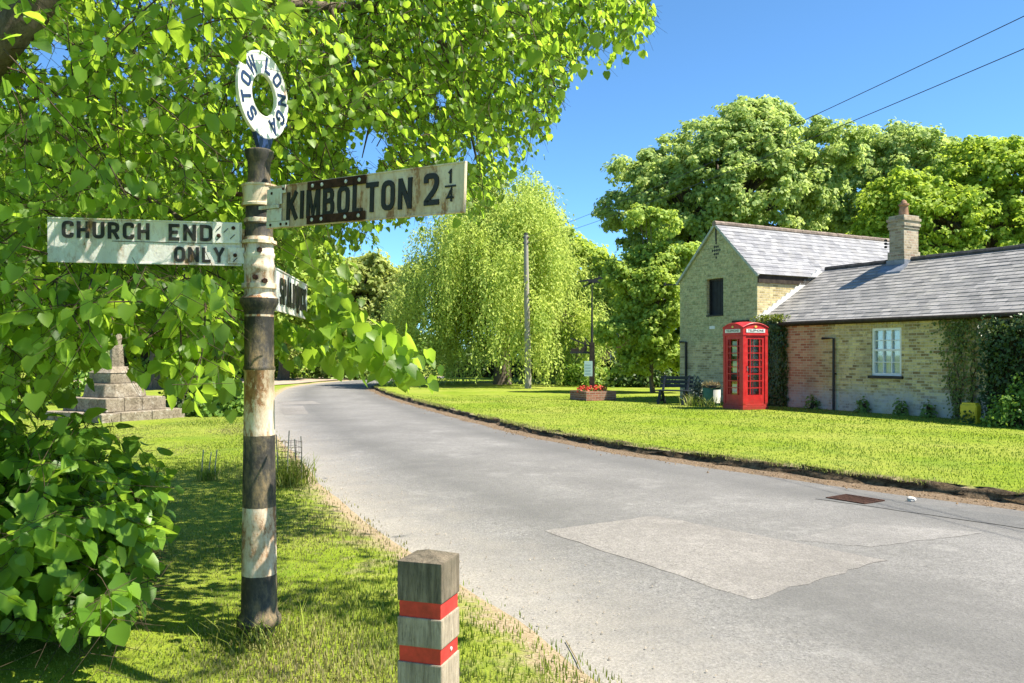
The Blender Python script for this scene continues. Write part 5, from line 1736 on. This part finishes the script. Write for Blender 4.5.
# name ring
DZ = CAMZ + (HORY - 95.5) * k_ - PZ
th = math.atan2(0.955, 0.295)
disc = empty('name_ring', (0.022, 0, DZ), th); disc.parent = post
Ro, Ri = 0.246, 0.118
mb = MB()
prof = [(Ri, -0.008), (Ri + 0.006, -0.012), (Ri + 0.012, -0.008), (Ro - 0.012, -0.008), (Ro - 0.007, -0.012), (Ro, -0.009), (Ro, 0.009), (Ri, 0.009)]
seg = 64; vs = []; n_ = len(prof)
for k in range(seg):
    a = 2 * math.pi * k / seg
    for (r, y) in prof: vs.append((r * math.sin(a), y, r * math.cos(a)))
fs = [(k * n_ + i, ((k + 1) % seg) * n_ + i, ((k + 1) % seg) * n_ + (i + 1) % n_, k * n_ + (i + 1) % n_) for k in range(seg) for i in range(n_)]
mb.add(vs, fs); mb.build('ring', M['disc_white'], disc, True)
for word in (('STOW', (-138, -107, -76, -42)), ('LONGA', (11, 45, 82, 117, 150))):
    mb = MB()
    for chh, ang in zip(*word):
        w_, st = GL(chh); hh = 0.090; sc_ = 0.112 if chh != 'W' else 0.092
        Mx = Matrix.Rotation(R(ang), 4, 'Y') @ Matrix.Translation((-w_ * sc_ / 2, -0.0083, 0.136))
        for k, (pts, cl) in enumerate(st):
            ribbon(mb, [(p[0] * sc_, p[1] * hh) for p in pts], cl, 0.0175, 0.003 + 0.0001 * k, Mx)
    mb.build('lettering', M['navy'], disc, uv=False)
mb = MB(); mb.prism([(-0.06, -Ro - 0.115), (0.06, -Ro - 0.115), (0.05, -Ro - 0.06), (0.09, -Ro + 0.022), (0.045, -Ro + 0.004), (0, -Ro - 0.002), (-0.045, -Ro + 0.004), (-0.09, -Ro + 0.022), (-0.05, -Ro - 0.06)], -0.012, 0.015)
mb.build('neck', M['navy'], disc, bevel=0.003)

# ------------------------------------------------------------------ wooden bollard
bx, by = (429 - 512) / FPX * 2.72, 2.72
bol = empty('bollard', (bx, by, 0.02), R(-18), 'weathered square oak bollard with two red bands at the road edge', 'bollard')
h_ = 0.078
def bz(py): return CAMZ + (HORY - py) / FPX * 2.66 - 0.02
z1 = bz(601); z2 = bz(617); z3 = bz(646); z4 = bz(662); zt = bz(561)
mb = MB(); mb.box(-h_, h_, -h_, h_, -0.3, z4); mb.box(-h_, h_, -h_, h_, z3, z2); mb.build('shaft', M['bollard'], bol, bevel=0.005)
mb = MB()
mb.box(-h_, h_, -h_, h_, z1, zt - 0.002)
mb.add([(-h_, -h_, zt - 0.002), (h_, -h_, zt - 0.002), (h_, h_, zt - 0.002), (-h_, h_, zt - 0.002), (0, 0, zt + 0.024)], [(0, 1, 4), (1, 2, 4), (2, 3, 4), (3, 0, 4)])
mb.build('cap', M['bollard_top'], bol, bevel=0.004)
for a_, b_ in ((z4, z3), (z2, z1)):
    g = 0.005
    mb = MB(); mb.box(-h_ + g, h_ - g, -h_ + g, h_ - g, a_, b_); mb.build('red_band', M['band_red'], bol, bevel=0.002)
mb = MB(); mb.lathe([(0.007, 0), (0.007, 0.003), (0.002, 0.005)], 10, M=T(-0.0, -0.0, (z4 + z3) / 2) @ Matrix.Rotation(R(90), 4, 'Y') @ T(0, 0.012, h_ - g)); mb.build('bolt', M['bolt'], bol)

# ------------------------------------------------------------------ stone cross on steps
cr = empty('stone_cross', (-10.02, 20.7, 0.04), R(-29), 'worn stepped stone base with the broken shaft of a village cross', 'monument')
def blk(name, hw, z0, z1, top=None, bev=0.03, cham=0.0, seed=1):
    mb = MB(); top = top if top is not None else hw
    if cham:
        c = hw * (1 - cham); ct = top * (1 - cham)
        p = [(c, -hw), (hw, -c), (hw, c), (c, hw), (-c, hw), (-hw, c), (-hw, -c), (-c, -hw)]
        q = [(ct, -top), (top, -ct), (top, ct), (ct, top), (-ct, top), (-top, ct), (-top, -ct), (-ct, -top)]
        mb.add([(x, y, z0) for x, y in p] + [(x, y, z1) for x, y in q], [tuple(range(7, -1, -1)), tuple(range(8, 16))] + [(i, (i + 1) % 8, 8 + (i + 1) % 8, 8 + i) for i in range(8)])
    else:
        p = [(-1, -1), (1, -1), (1, 1), (-1, 1)]
        mb.add([(x * hw, y * hw, z0) for x, y in p] + [(x * top, y * top, z1) for x, y in p], [(3, 2, 1, 0), (4, 5, 6, 7), (0, 1, 5, 4), (1, 2, 6, 5), (2, 3, 7, 6), (3, 0, 4, 7)])
    o = mb.build(name, M['stone'], cr, bevel=bev)
    return o
def stepstones(name, hw, z0, z1, n, seed):
    r_ = random.Random(seed); mb = MB()
    for side in range(4):
        Mx = Matrix.Rotation(side * math.pi / 2, 4, 'Z')
        x = -hw
        ws = [r_.uniform(0.7, 1.3) for _ in range(n)]; s_ = sum(ws)
        for w_ in ws:
            L_ = (2 * hw - 0.3) * w_ / s_ if True else 0
            j = r_.uniform(-0.012, 0.012)
            mb.box(x + 0.006, x + L_ - 0.006, -hw + j, -hw + 0.33, z0, z1 + r_.uniform(-0.012, 0.008), Mx); x += L_
    mb.box(-hw + 0.3, hw - 0.3, -hw + 0.3, hw - 0.3, z0, z1 - 0.012)
    return mb.build(name, M['stone'], cr, bevel=0.014, seg=1)
stepstones('step', 1.17, -0.1, 0.23, 3, 1)
stepstones('step', 0.84, 0.2305, 0.56, 3, 2)
blk('plinth', 0.60, 0.565, 0.90, 0.54, 0.05, 0.30)
blk('socket', 0.42, 0.905, 1.16, 0.42, 0.03)
blk('socket', 0.44, 1.165, 1.32, 0.25, 0.02)
mb = MB(); mb.tube([(0, 0, 1.30), (0.02, 0, 1.7), (0.01, 0.01, 2.2), (0.05, 0, 2.9), (0.04, 0, 3.6)], [0.225, 0.19, 0.145, 0.12, 0.10], 8)
mb.build('shaft', M['stone'], cr, False, bevel=0.012)

# ------------------------------------------------------------------ telephone box
tb = empty('telephone_box', (6.71, 23.59, GZ), math.atan2(0.40, 0.916), 'red telephone box standing on the grass in front of the barn', 'telephone box')
W2 = 0.45
mb = MB()
mb.box(-W2, W2, -W2, W2, -0.1, 0.10)
mb.box(-W2 + 0.015, W2 - 0.015, -W2 + 0.015, W2 - 0.015, 0.10, 0.16)
for sx in (-1, 1):
    for sy in (-1, 1):
        x0, x1 = sorted((sx * (W2 - 0.01), sx * (W2 - 0.11))); y0, y1 = sorted((sy * (W2 - 0.01), sy * (W2 - 0.11)))
        mb.box(x0, x1, y0, y1, 0.16, 2.10)
mb.box(-W2, W2, -W2, W2, 2.10, 2.16)
mb.build('body', M['red'], tb, bevel=0.008)
# head with segmental arched pediments and domed roof
mb = MB()
def archpoly(hw, z0, zs, rise, n=12):
    return [(-hw, z0), (hw, z0)] + [(hw * math.cos(math.pi * k / n) if False else hw * (1 - 2 * k / n), zs + rise * (1 - (1 - 2 * k / n) ** 2)) for k in range(n + 1)]
mb.prism(archpoly(W2 - 0.006, 2.16, 2.33, 0.12), -W2 + 0.012, W2 - 0.012)
ap = archpoly(W2 - 0.0125, 2.16, 2.332, 0.118)
mb.prism(ap, -W2 + 0.0065, W2 - 0.0065, 'x')
mb.build('head', M['red'], tb, bevel=0.004)
mb = MB()
# raised arch moulding
for rot in range(4):
    Mx = Matrix.Rotation(rot * math.pi / 2, 4, 'Z')
    pts_ = [Mx @ Vector((W2 * (1 - 2 * k / 14), -W2 - 0.006 + 0.012, 2.325 + 0.125 * (1 - (1 - 2 * k / 14) ** 2))) for k in range(15)]
    mb.tube(pts_, 0.018, 6)
mb.build('moulding', M['red'], tb, True)
mb = MB(); ng = 12; vs = []; fs = []
for i in range(ng + 1):
    for j in range(ng + 1):
        u = -1 + 2 * i / ng; v = -1 + 2 * j / ng
        z = 2.335 + 0.118 * max(1 - u * u, 0) * 0.5 + 0.118 * max(1 - v * v, 0) * 0.5 + 0.055 * (1 - u * u) * (1 - v * v) + 0.062 * max(u * u, v * v) * (1 - min(u * u, v * v)) - 0.004
        vs.append((u * (W2 - 0.02), v * (W2 - 0.02), z))
for i in range(ng):
    for j in range(ng):
        a_ = i * (ng + 1) + j; fs.append((a_, a_ + ng + 1, a_ + ng + 2, a_ + 1))
mb.add(vs, fs); mb.build('roof', M['red'], tb, True)


def crown_emblem(mb, Mx):
    p = [(-.035, 0), (.035, 0), (.04, .014), (.047, .045), (.026, .03), (.02, .05), (0, .062), (-.02, .05), (-.026, .03), (-.047, .045), (-.04, .014)]
    mb.prism(p, -0.012, 0, 'y', Mx)


for rot in range(4):
    Mx = Matrix.Rotation(rot * math.pi / 2, 4, 'Z')
    face = empty('door' if rot == 0 else 'glazed_side', (0, 0, 0), rot * math.pi / 2); face.parent = tb
    f0 = -W2 + 0.03
    if rot == 2:
        mb = MB(); mb.box(-0.34, 0.34, f0, f0 + 0.04, 0.16, 2.10); mb.build('panel', M['red'], face)
        continue
    mb = MB()
    # stiles, rails
    mb.box(-0.34, -0.255, f0, f0 + 0.04, 0.16, 2.10); mb.box(0.255, 0.34, f0, f0 + 0.04, 0.16, 2.10)
    mb.box(-0.255, 0.255, f0, f0 + 0.04, 2.0, 2.10); mb.box(-0.255, 0.255, f0, f0 + 0.04, 0.16, 0.42)
    gx = (-0.165, 0.165); z0g, z1g = 0.42, 2.0
    for x_ in gx: mb.box(x_ - 0.011, x_ + 0.011, f0 + 0.004, f0 + 0.03, z0g, z1g)
    for k in range(1, 8):
        zz = z0g + (z1g - z0g) * k / 8; mb.box(-0.255, 0.255, f0 + 0.003, f0 + 0.032, zz - 0.011, zz + 0.011)
    mb.build('glazing_bars', M['red'], face)
    mb = MB(); mb.box(-0.255, 0.255, f0 + 0.034, f0 + 0.038, 0.42, 2.0); mb.build('pane', M['glass'], face)
    mb = MB(); mb.box(-0.33, 0.33, -W2 - 0.004, -W2 + 0.010, 2.185, 2.285); mb.build('lit_fascia', plain('opal_sign_glass', (0.72, 0.73, 0.70), 0.3, 0.5, 0.04), face)
    tm_ = text_mesh('TELEPHONE', 0.09, 0.003, 0.001, 1.0); xs = [v.co.x for v in tm_.vertices]; tm_.transform(Matrix.Diagonal((0.56 / (max(xs) - min(xs)), 1, 1, 1)))
    merge_text('lettering', [(tm_, T(0, -W2 - 0.0055, 2.235))], M['phone_black'], face)
    mb = MB(); crown_emblem(mb, T(0, -W2 + 0.004, 2.325)); mb.build('crown_emblem', M['gold'], face)
    if rot == 0:
        mb = MB(); mb.tube([(-0.295, f0 - 0.035, 1.10), (-0.295, f0 - 0.035, 1.24)], 0.012, 8); mb.box(-0.305, -0.285, f0 - 0.035, f0, 1.10, 1.12); mb.box(-0.305, -0.285, f0 - 0.035, f0, 1.22, 1.24); mb.build('handle', M['grey_metal'], face, True)
mb = MB(); mb.box(-0.3, 0.3, 0.345, 0.37, 0.8, 1.95); mb.build('backboard', M['phone_black'], tb)
mb = MB(); mb.box(-0.14, 0.16, 0.20, 0.343, 1.05, 1.55); mb.box(-0.25, 0.28, 0.1, 0.34, 0.92, 0.96); mb.build('payphone', M['grey_metal'], tb, bevel=0.01)
for i, (y0, y1, z0, z1) in enumerate(((-0.12, 0.10, 1.52, 1.94), (-0.10, 0.08, 1.04, 1.38), (-0.14, 0.10, 0.46, 0.72))):
    mb = MB(); mb.box(-0.372, -0.368, y0, y1, z0, z1); mb.build('notice', M['paper'], tb)
mb = MB(); mb.box(0.1, 0.18, 0.338, 0.344, 1.2, 1.8); mb.build('notice', M['paper'], tb)

# ------------------------------------------------------------------ bench
f_ = Vector((-0.52, -0.85, 0)); r_v = Vector((0.85, -0.52, 0))
be = empty('bench', (5.08, 25.75, GZ), math.atan2(r_v.y, r_v.x), 'dark painted slatted timber bench beside the barn corner', 'bench')
BL = 0.54
for k in range(4):
    y = -0.27 + k * 0.115
    mb = MB(); mb.box(-BL, BL, y, y + 0.095, 0.42, 0.455); mb.build('seat_slat', M['bench'], be, bevel=0.006)
for k in range(3):
    z = 0.53 + k * 0.125; y = 0.22 + k * 0.035
    mb = MB(); mb.box(-BL, BL, y, y + 0.035, z, z + 0.10); mb.build('back_slat', M['bench'], be, bevel=0.006)
for s in (-1, 1):
    x = s * (BL - 0.14)
    mb = MB(); mb.bar((x, 0.10, 0.40), (x, 0.35, 0.90), 0.06, 0.07); mb.build('back_post', M['bench'], be)
    mb = MB(); mb.bar((x, -0.12, 0.419), (x, -0.30, 0.0), 0.07, 0.08); mb.build('leg', M['bench'], be)
    mb = MB(); mb.bar((x, 0.02, 0.419), (x, 0.28, 0.0), 0.07, 0.08); mb.build('leg', M['bench'], be)
    mb = MB(); mb.bar((x + 0.06 * s, -0.26, 0.12), (x + 0.06 * s, 0.24, 0.12), 0.04, 0.07); mb.build('stretcher', M['bench'], be)

# ------------------------------------------------------------------ green bin with a notice, dry plants in it
bn = empty('barrel_planter', (*at(711.5, 400, 25.0).xy, GZ), 0.3, 'green barrel with a white notice and dry plants, between bench and phone box', 'planter')
mb = MB(); mb.lathe([(0.23, 0), (0.25, 0.02), (0.27, 0.3), (0.265, 0.58), (0.255, 0.60), (0.23, 0.60), (0.23, 0.54)], 24); mb.build('barrel', M['green_paint'], bn, True)
mb = MB(); mb.lathe([(0.266, 0.56), (0.295, 0.562), (0.295, 0.63), (0.266, 0.632)], 24); mb.build('rim', M['iron'], bn, True)
mb = MB(); vs = []; n_ = 8
for k in range(n_ + 1):
    a = R(-110 + 65 * k / n_)
    vs += [(0.278 * math.cos(a), 0.278 * math.sin(a), 0.10), (0.278 * math.cos(a), 0.278 * math.sin(a), 0.50)]
mb.add(vs, [(2 * k, 2 * k + 2, 2 * k + 3, 2 * k + 1) for k in range(n_)]); mb.build('notice', M['white_paint'], bn)
r_ = np.random.default_rng(4)
P = np.c_[r_.normal(size=160) * .12, r_.normal(size=160) * .12, np.full(160, .56)]
leaf_obj('dry_plants', P, unit(r_.normal(size=(160, 3)) * .6 + np.array([0, 0, .7])), rnd_dirs(160, r_), r_.uniform(.12, .26, 160), M['straw'], bn, NARROW, DIAM_F)

# ------------------------------------------------------------------ low plants by the barn
bush('shrub', (*at(699, 399, 26.2).xy, GZ), (0.36, 0.3, 0.75), 'grey green rounded shrub at the foot of the barn behind the bench', M['grey_leaf'], 900, 0.09, 91)


def clump(name, c, n, h, wd, label, mat, seed, cat='plant', group=None, lean=1.2, sp=0.12):
    rng = np.random.default_rng(seed)
    root = empty(name, c, 0, label, cat, group)
    P = np.c_[rng.normal(size=n) * sp, rng.normal(size=n) * sp, np.zeros(n)]
    blades('foliage', P, np.full(n, h), np.full(n, wd), np.clip(rng.normal(.15, .2, n), 0, 1), mat, kind=None, lean=lean, parent=root, rng=rng)
    return root


clump('grass_clump', (*at(693, 404, 25.0).xy, GZ), 90, 0.34, 0.016, 'arching pale grass clump beside the bench leg', M['blade'], 92, 'grass clump', None, 1.6, 0.16)
clump('grass_clump', (*at(706, 407, 24.4).xy, GZ), 90, 0.28, 0.016, 'arching grass clump in front of the green barrel', M['blade'], 93, 'grass clump', None, 1.6, 0.2)
for i, (x, lb_) in enumerate(((4.0, 'leafy weed under the left side of the sash window'), (5.15, 'leafy weed just right of the sash window at the wall foot'), (5.9, 'weed at the wall foot left of the creeper'), (2.3, 'weed at the wall foot beside the ivy column'))):
    bush('weed', bw(x, -0.15), (0.22, 0.16, 0.42), lb_, M['weed_leaf'], 160, 0.09, 95 + i, 'weed', 'weeds along the cottage wall', stems=4)
bush('bush', bw(8.6, -1.0), (0.7, 0.45, 0.95), 'bright leafy bush in front of the clipped hedge at the right edge', M['bush_leaf'], 1500, 0.08, 99)

# yellow container at the wall foot
yl = empty('yellow_container', (*at(970.5, 424, 18.6).xy, GZ), BROT + 0.1, 'small rounded yellow container by the wall under the creeper', 'container')
yl.location.z = GZ - 0.02
mb = MB(); mb.box(-0.19, 0.19, -0.12, 0.12, 0, 0.46); mb.build('body', M['yellow'], yl, bevel=0.07, seg=3, smooth=True)
mb = MB(); mb.box(-0.155, 0.155, -0.085, 0.085, 0.455, 0.49); mb.build('lid', M['yellow'], yl, bevel=0.012, smooth=True)
r_ = np.random.default_rng(8); n = 46
P = np.c_[r_.normal(size=n) * .07 + 0.02, np.full(n, -0.135), np.abs(r_.normal(size=n)) * .10 + 0.04]
pl = empty('weed', yl.location, yl.rotation_euler.z, 'small dark leaved weed growing in front of the yellow container', 'weed', 'weeds along the cottage wall')
leaf_obj('foliage', P, rnd_dirs(n, r_, .6), unit(r_.normal(size=(n, 3)) * .4 + np.array([0, -1, .3])), r_.uniform(.05, .1, n), M['ivy_leaf'], pl)

# ------------------------------------------------------------------ village sign in a brick planter
vx, vy = (592 - 512) / FPX * 28.2, 28.2
pb = empty('brick_planter', (vx + 0.03, vy, GZ), R(24), 'low square red brick planter around the village sign post', 'planter')
mb = MB(); hw = 0.58
mb.box(-hw, hw, -hw, -hw + 0.11, -0.1, 0.33); mb.box(-hw, hw, hw - 0.11, hw, -0.1, 0.33); mb.box(-hw, -hw + 0.11, -hw + 0.11, hw - 0.11, -0.1, 0.33); mb.box(hw - 0.11, hw, -hw + 0.11, hw - 0.11, -0.1, 0.33)
mb.build('wall', M['red_brick'], pb)
mb = MB(); mb.box(-hw + 0.11, hw - 0.11, -hw + 0.11, hw - 0.11, 0, 0.27); mb.build('soil', M['soil'], pb)
vsn = empty('village_sign', (vx, vy, GZ + 0.2), 0, 'tall timber village sign post topped by a running fox silhouette', 'village sign')
mb = MB(); mb.box(-0.085, 0.085, -0.085, 0.085, 0, 1.78); mb.build('post', M['dark_wood'], vsn, bevel=0.008)
mb = MB(); mb.tube([(0, 0, 1.77), (0, 0, 2.6), (0, 0, 3.78)], [0.045, 0.035, 0.018], 8); mb.build('mast', M['iron'], vsn, True)
fox = [(-0.52, 0.0), (-0.50, 0.04), (-0.30, 0.07), (-0.13, 0.10), (0.05, 0.10), (0.14, 0.14), (0.22, 0.17), (0.27, 0.235), (0.29, 0.18), (0.36, 0.15), (0.40, 0.125), (0.33, 0.10), (0.25, 0.09), (0.19, 0.045),
       (0.30, -0.02), (0.28, -0.045), (0.14, -0.01), (0.10, -0.05), (0.06, -0.03), (-0.06, -0.02), (-0.14, -0.04), (-0.22, -0.11), (-0.34, -0.15), (-0.36, -0.185), (-0.26, -0.175), (-0.17, -0.12), (-0.30, -0.04), (-0.20, 0.015), (-0.32, 0.02)]
fox = fox[:-3] + [(-0.13, -0.06), (-0.12, 0.0), (-0.17, 0.03), (-0.32, 0.015)]
fox = [p for p in fox if p != (-0.30, -0.04)]
mb = MB(); mb.prism([(x * 0.95, z + 3.86) for x, z in fox], -0.012, 0.012); mb.build('fox_silhouette', M['iron'], vsn)
mb = MB()
mb.box(-0.76, -0.086, -0.03, 0.03, 1.40, 1.47); mb.bar((-0.74, 0, 1.93), (-0.087, 0, 1.66), 0.05, 0.05); mb.bar((-0.25, 0, 1.95), (-0.087, 0, 1.74), 0.04, 0.04)
mb.build('bracket', M['iron'], vsn)
mb = MB()
mb.prism([(-0.72, 1.471), (-0.45, 1.471), (-0.45, 1.56), (-0.52, 1.60), (-0.60, 1.56), (-0.66, 1.60), (-0.72, 1.55)], -0.02, 0.02)
mb.prism([(-0.42, 1.471), (-0.18, 1.471), (-0.17, 1.60), (-0.20, 1.80), (-0.24, 1.88), (-0.28, 1.80), (-0.27, 1.66), (-0.36, 1.58)], -0.02, 0.02)
mb.build('carved_scene', M['dark_wood'], vsn)
mb = MB(); mb.box(-0.28, -0.0, -0.135, -0.11, 0.62, 1.14); mb.build('notice_board', M['notice'], vsn, bevel=0.006)
mb = MB()
for zz in (0.70, 0.80, 0.90, 1.0): mb.box(-0.24, -0.05, -0.1385, -0.1355, zz, zz + 0.03)
mb.box(-0.02, 0.005, -0.109, -0.086, 0.7, 1.1); mb.build('board_detail', plain('faded_print', (0.30, 0.42, 0.42), 0.6), vsn)


def geranium(c, seed, label, rz):
    rng = np.random.default_rng(seed)
    root = empty('geranium', c, rz, label, 'flower', 'red geraniums in the brick planter')
    n = 90
    d = rnd_dirs(n, rng, .5); d[:, 2] = np.abs(d[:, 2])
    leaf_obj('foliage', d * np.array([.19, .19, .17]) * rng.uniform(.5, 1, (n, 1)), rnd_dirs(n, rng), unit(d + np.array([0, 0, .5])), rng.uniform(.05, .1, n), M['weed_leaf'], root)
    n = 70
    d = rnd_dirs(n, rng, .9); d[:, 2] = np.abs(d[:, 2])
    leaf_obj('blooms', d * np.array([.19, .19, .24]) * rng.uniform(.8, 1.05, (n, 1)), rnd_dirs(n, rng), unit(d + np.array([0, -.3, .5])), rng.uniform(.05, .10, n), M['petal'], root)
    return root


g0 = geranium((vx - 0.33, vy - 0.20, GZ + 0.27), 1, 'red geranium in the brick planter', 0)
for i, (dx, dy) in enumerate(((-0.1, -0.35), (0.15, -0.25), (0.33, -0.02), (-0.28, 0.12), (0.1, 0.3))):
    c = copy_tree(g0); c.location = (vx + dx, vy + dy, GZ + 0.27); c.rotation_euler.z = i * 1.3

# ------------------------------------------------------------------ telegraph pole, wires
tpx, tpy = (528 - 512) / FPX * 38.0, 38.0
tp = empty('telegraph_pole', (tpx, tpy, GZ), 0, 'grey wooden telegraph pole on the green in front of the willow', 'pole')
mb = MB(); mb.tube([(0, 0, -0.2), (0, 0, 1), (-0.06, 0, 4), (-0.10, 0, 7.15)], [0.16, 0.15, 0.125, 0.10], 12); mb.build('shaft', M['pole_wood'], tp, True)
mb = MB(); mb.lathe([(0.115, 7.13), (0.115, 7.17), (0.03, 7.22)], 12, (-0.10, 0, 0)); mb.build('cap', M['iron'], tp)
mb = MB()
for zz in (6.7, 6.95): mb.bar((-0.22, -0.06, zz), (0.02, -0.06, zz), 0.03, 0.03); mb.lathe([(0.03, 0), (0.045, 0.04), (0.02, 0.09)], 8, (0.02, -0.06, zz)); mb.lathe([(0.03, 0), (0.045, 0.04), (0.02, 0.09)], 8, (-0.2, -0.06, zz))
mb.build('insulator', M['iron'], tp)


def wire(z0, z1, label, sag, dx):
    a = Vector((tpx - 0.05, tpy - 0.06, z0)); b_ = Vector((9.2 + dx, 5.3, z1))
    mb = MB(); pts_ = []
    for k in range(25):
        t = k / 24; p = a.lerp(b_, t); p.z -= sag * 4 * t * (1 - t); pts_.append(p)
    mb.tube(pts_, 0.0075, 5)
    tag(mb.build('overhead_wire', M['wire'], None, True, uv=False), label, 'wire', 'overhead wires')


wire(7.10, 6.72, 'upper of the two overhead wires crossing the sky at the top right', 0.32, 0)
wire(6.80, 6.20, 'lower of the two overhead wires crossing the sky at the top right', 0.32, 0)

# ------------------------------------------------------------------ brick house glimpsed behind the trees
ho = empty('brick_house', (8.4, 66, 0), R(-12), 'red brick house glimpsed between the willow and the small tree', 'house')
mb = MB(); mb.box(-3.4, 3.4, 0, 5, -0.2, 4.4); mb.build('wall', M['red_brick'], ho)
mb = MB(); mb.prism([(-0.3, 4.35), (5.3, 4.35), (2.5, 6.6)], -3.7, 3.7, 'x'); mb.build('roof', plain('clay_tile_roof', (0.20, 0.09, 0.06), .9, .2, .3, 5), ho)
for xx in (-2.4, -0.5, 1.5):
    for zz in (0.8, 2.8):
        w_ = empty('window', (xx, 0, zz)); w_.parent = ho
        mb = MB(); mb.box(0, 1.0, -0.04, -0.003, 0, 1.1); mb.build('frame', M['white_paint'], w_)
        mb = MB(); mb.box(0.08, 0.92, -0.05, -0.043, 0.08, 1.02); mb.build('pane', plain('dark_pane', (0.10, 0.13, 0.17), 0.1, 0.6), w_)

# ------------------------------------------------------------------ drain, stones, stakes by the road
d_ = CAMZ * FPX / (500.5 - HORY)
dr_ = empty('drain_cover', ((855 - 512) / FPX * d_, d_, road_z((855 - 512) / FPX * d_, d_) + 0.012), R(-55), 'rusty iron drain grating at the foot of the grass bank', 'drain cover')
mb = MB(); mb.box(-0.24, 0.24, -0.20, -0.17, -0.03, 0.006); mb.box(-0.24, 0.24, 0.17, 0.20, -0.03, 0.006); mb.box(-0.24, -0.21, -0.17, 0.17, -0.03, 0.006); mb.box(0.21, 0.24, -0.17, 0.17, -0.03, 0.006); mb.build('frame', M['rust_strap'], dr_)
mb = MB()
for k in range(9): mb.box(-0.2 + k * 0.045, -0.18 + k * 0.045, -0.169, 0.169, -0.02, 0.004)
mb.build('grating', M['rust_strap'], dr_)
mb = MB(); mb.box(-0.21, 0.21, -0.17, 0.17, -0.028, -0.021); mb.build('sump', M['black'], dr_)


def stone(px, py, s, label, mat, seed):
    r = random.Random(seed)
    d = CAMZ * FPX / (py - HORY)
    me = bpy.data.meshes.new('stone'); bm = bmesh.new(); bmesh.ops.create_icosphere(bm, subdivisions=2, radius=s)
    for v in bm.verts: v.co *= r.uniform(.75, 1.15); v.co.z *= 0.65
    bm.to_mesh(me); bm.free()
    x = (px - 512) / FPX * d
    o = link('stone', me, mat); o.location = (x, d, road_z(x, d) + s * 0.45)
    tag(o, label, 'stone')


stone(911, 501, 0.05, 'single pale stone lying just right of the drain grating', plain('pale_stone', (0.5, 0.47, 0.43), .9), 1)


def stakes(c, xs, h, label, seed, wire_=True):
    rng = np.random.default_rng(seed)
    root = empty('plant_guard', c, 0, label, 'plant guard')
    for (x, y, hh) in xs:
        mb = MB(); mb.tube([(x, y, -0.05), (x + rng.normal() * .01, y, hh * .5), (x + rng.normal() * .02, y + rng.normal() * .01, hh)], 0.007, 6); mb.build('stake', M['pole_wood'], root, True, uv=False)
    if wire_:
        mb = MB()
        for zz in np.linspace(h * .35, h * .9, 6):
            ring = [(x, y, zz + rng.normal() * .01) for x, y, _ in xs]; ring.append(ring[0])
            mb.tube(ring, 0.002, 4)
        for k in range(10):
            t = k / 10; i = int(t * len(xs)) % len(xs); f = t * len(xs) % 1
            x = xs[i][0] * (1 - f) + xs[(i + 1) % len(xs)][0] * f; y = xs[i][1] * (1 - f) + xs[(i + 1) % len(xs)][1] * f
            mb.tube([(x, y, h * .3), (x, y, h * .92)], 0.0018, 4)
        mb.build('wire_mesh', M['rust_strap'], root, uv=False)
    return root


c1 = at(290, 489, 10.2); c1 = (c1.x, 10.2, 0.04)
stakes(c1, [(-0.14, -0.02, 0.62), (0.0, -0.12, 0.68), (0.15, 0.0, 0.60), (0.02, 0.13, 0.55)], 0.6, 'thin stakes and wire mesh round a seedling, right of the post', 5)
clump('grass_tuft', c1, 420, 0.30, 0.012, 'thick grass tuft growing inside the wire plant guard', M['blade'], 101, 'grass tuft', None, 1.3, 0.11)
c2 = at(210, 484, 10.5); c2 = (c2.x, 10.5, 0.04)
stakes(c2, [(-0.11, 0, 0.40), (-0.02, 0.03, 0.36), (0.06, 0, 0.40)], 0.4, 'three short dark stakes in the grass left of the post', 6, False)
clump('grass_tuft', (c2[0] - 0.02, c2[1], 0.04), 140, 0.18, 0.011, 'small grass tuft among the three short stakes', M['blade'], 102, 'grass tuft', None, 1.1, 0.07)
clump('grass_tuft', (PX + 0.02, PY - 0.1, 0.03), 160, 0.16, 0.008, 'grass and weeds at the foot of the signpost', M['blade'], 103, 'grass tuft', None, 1.3, 0.13)
mb = MB(); tw = [at(547, 608, 5.3), at(556, 618, 5.1), at(562, 630, 4.95)]
for p in tw: p.z = -0.016
mb.tube(tw, [0.002, 0.003, 0.002], 5); tag(mb.build('twig', M['twig'], None, True, uv=False), 'dry twig lying on the near road edge', 'twig')
mb = MB(); tw = [at(566, 640, 4.75), at(577, 660, 4.45), at(586, 682, 4.15)]
for p in tw: p.z = -0.004
mb.tube(tw, [0.003, 0.0035, 0.002], 5); tag(mb.build('twig', M['straw'], None, True, uv=False), 'pale straw stalk lying on the kerb edge at the bottom of the frame', 'twig')
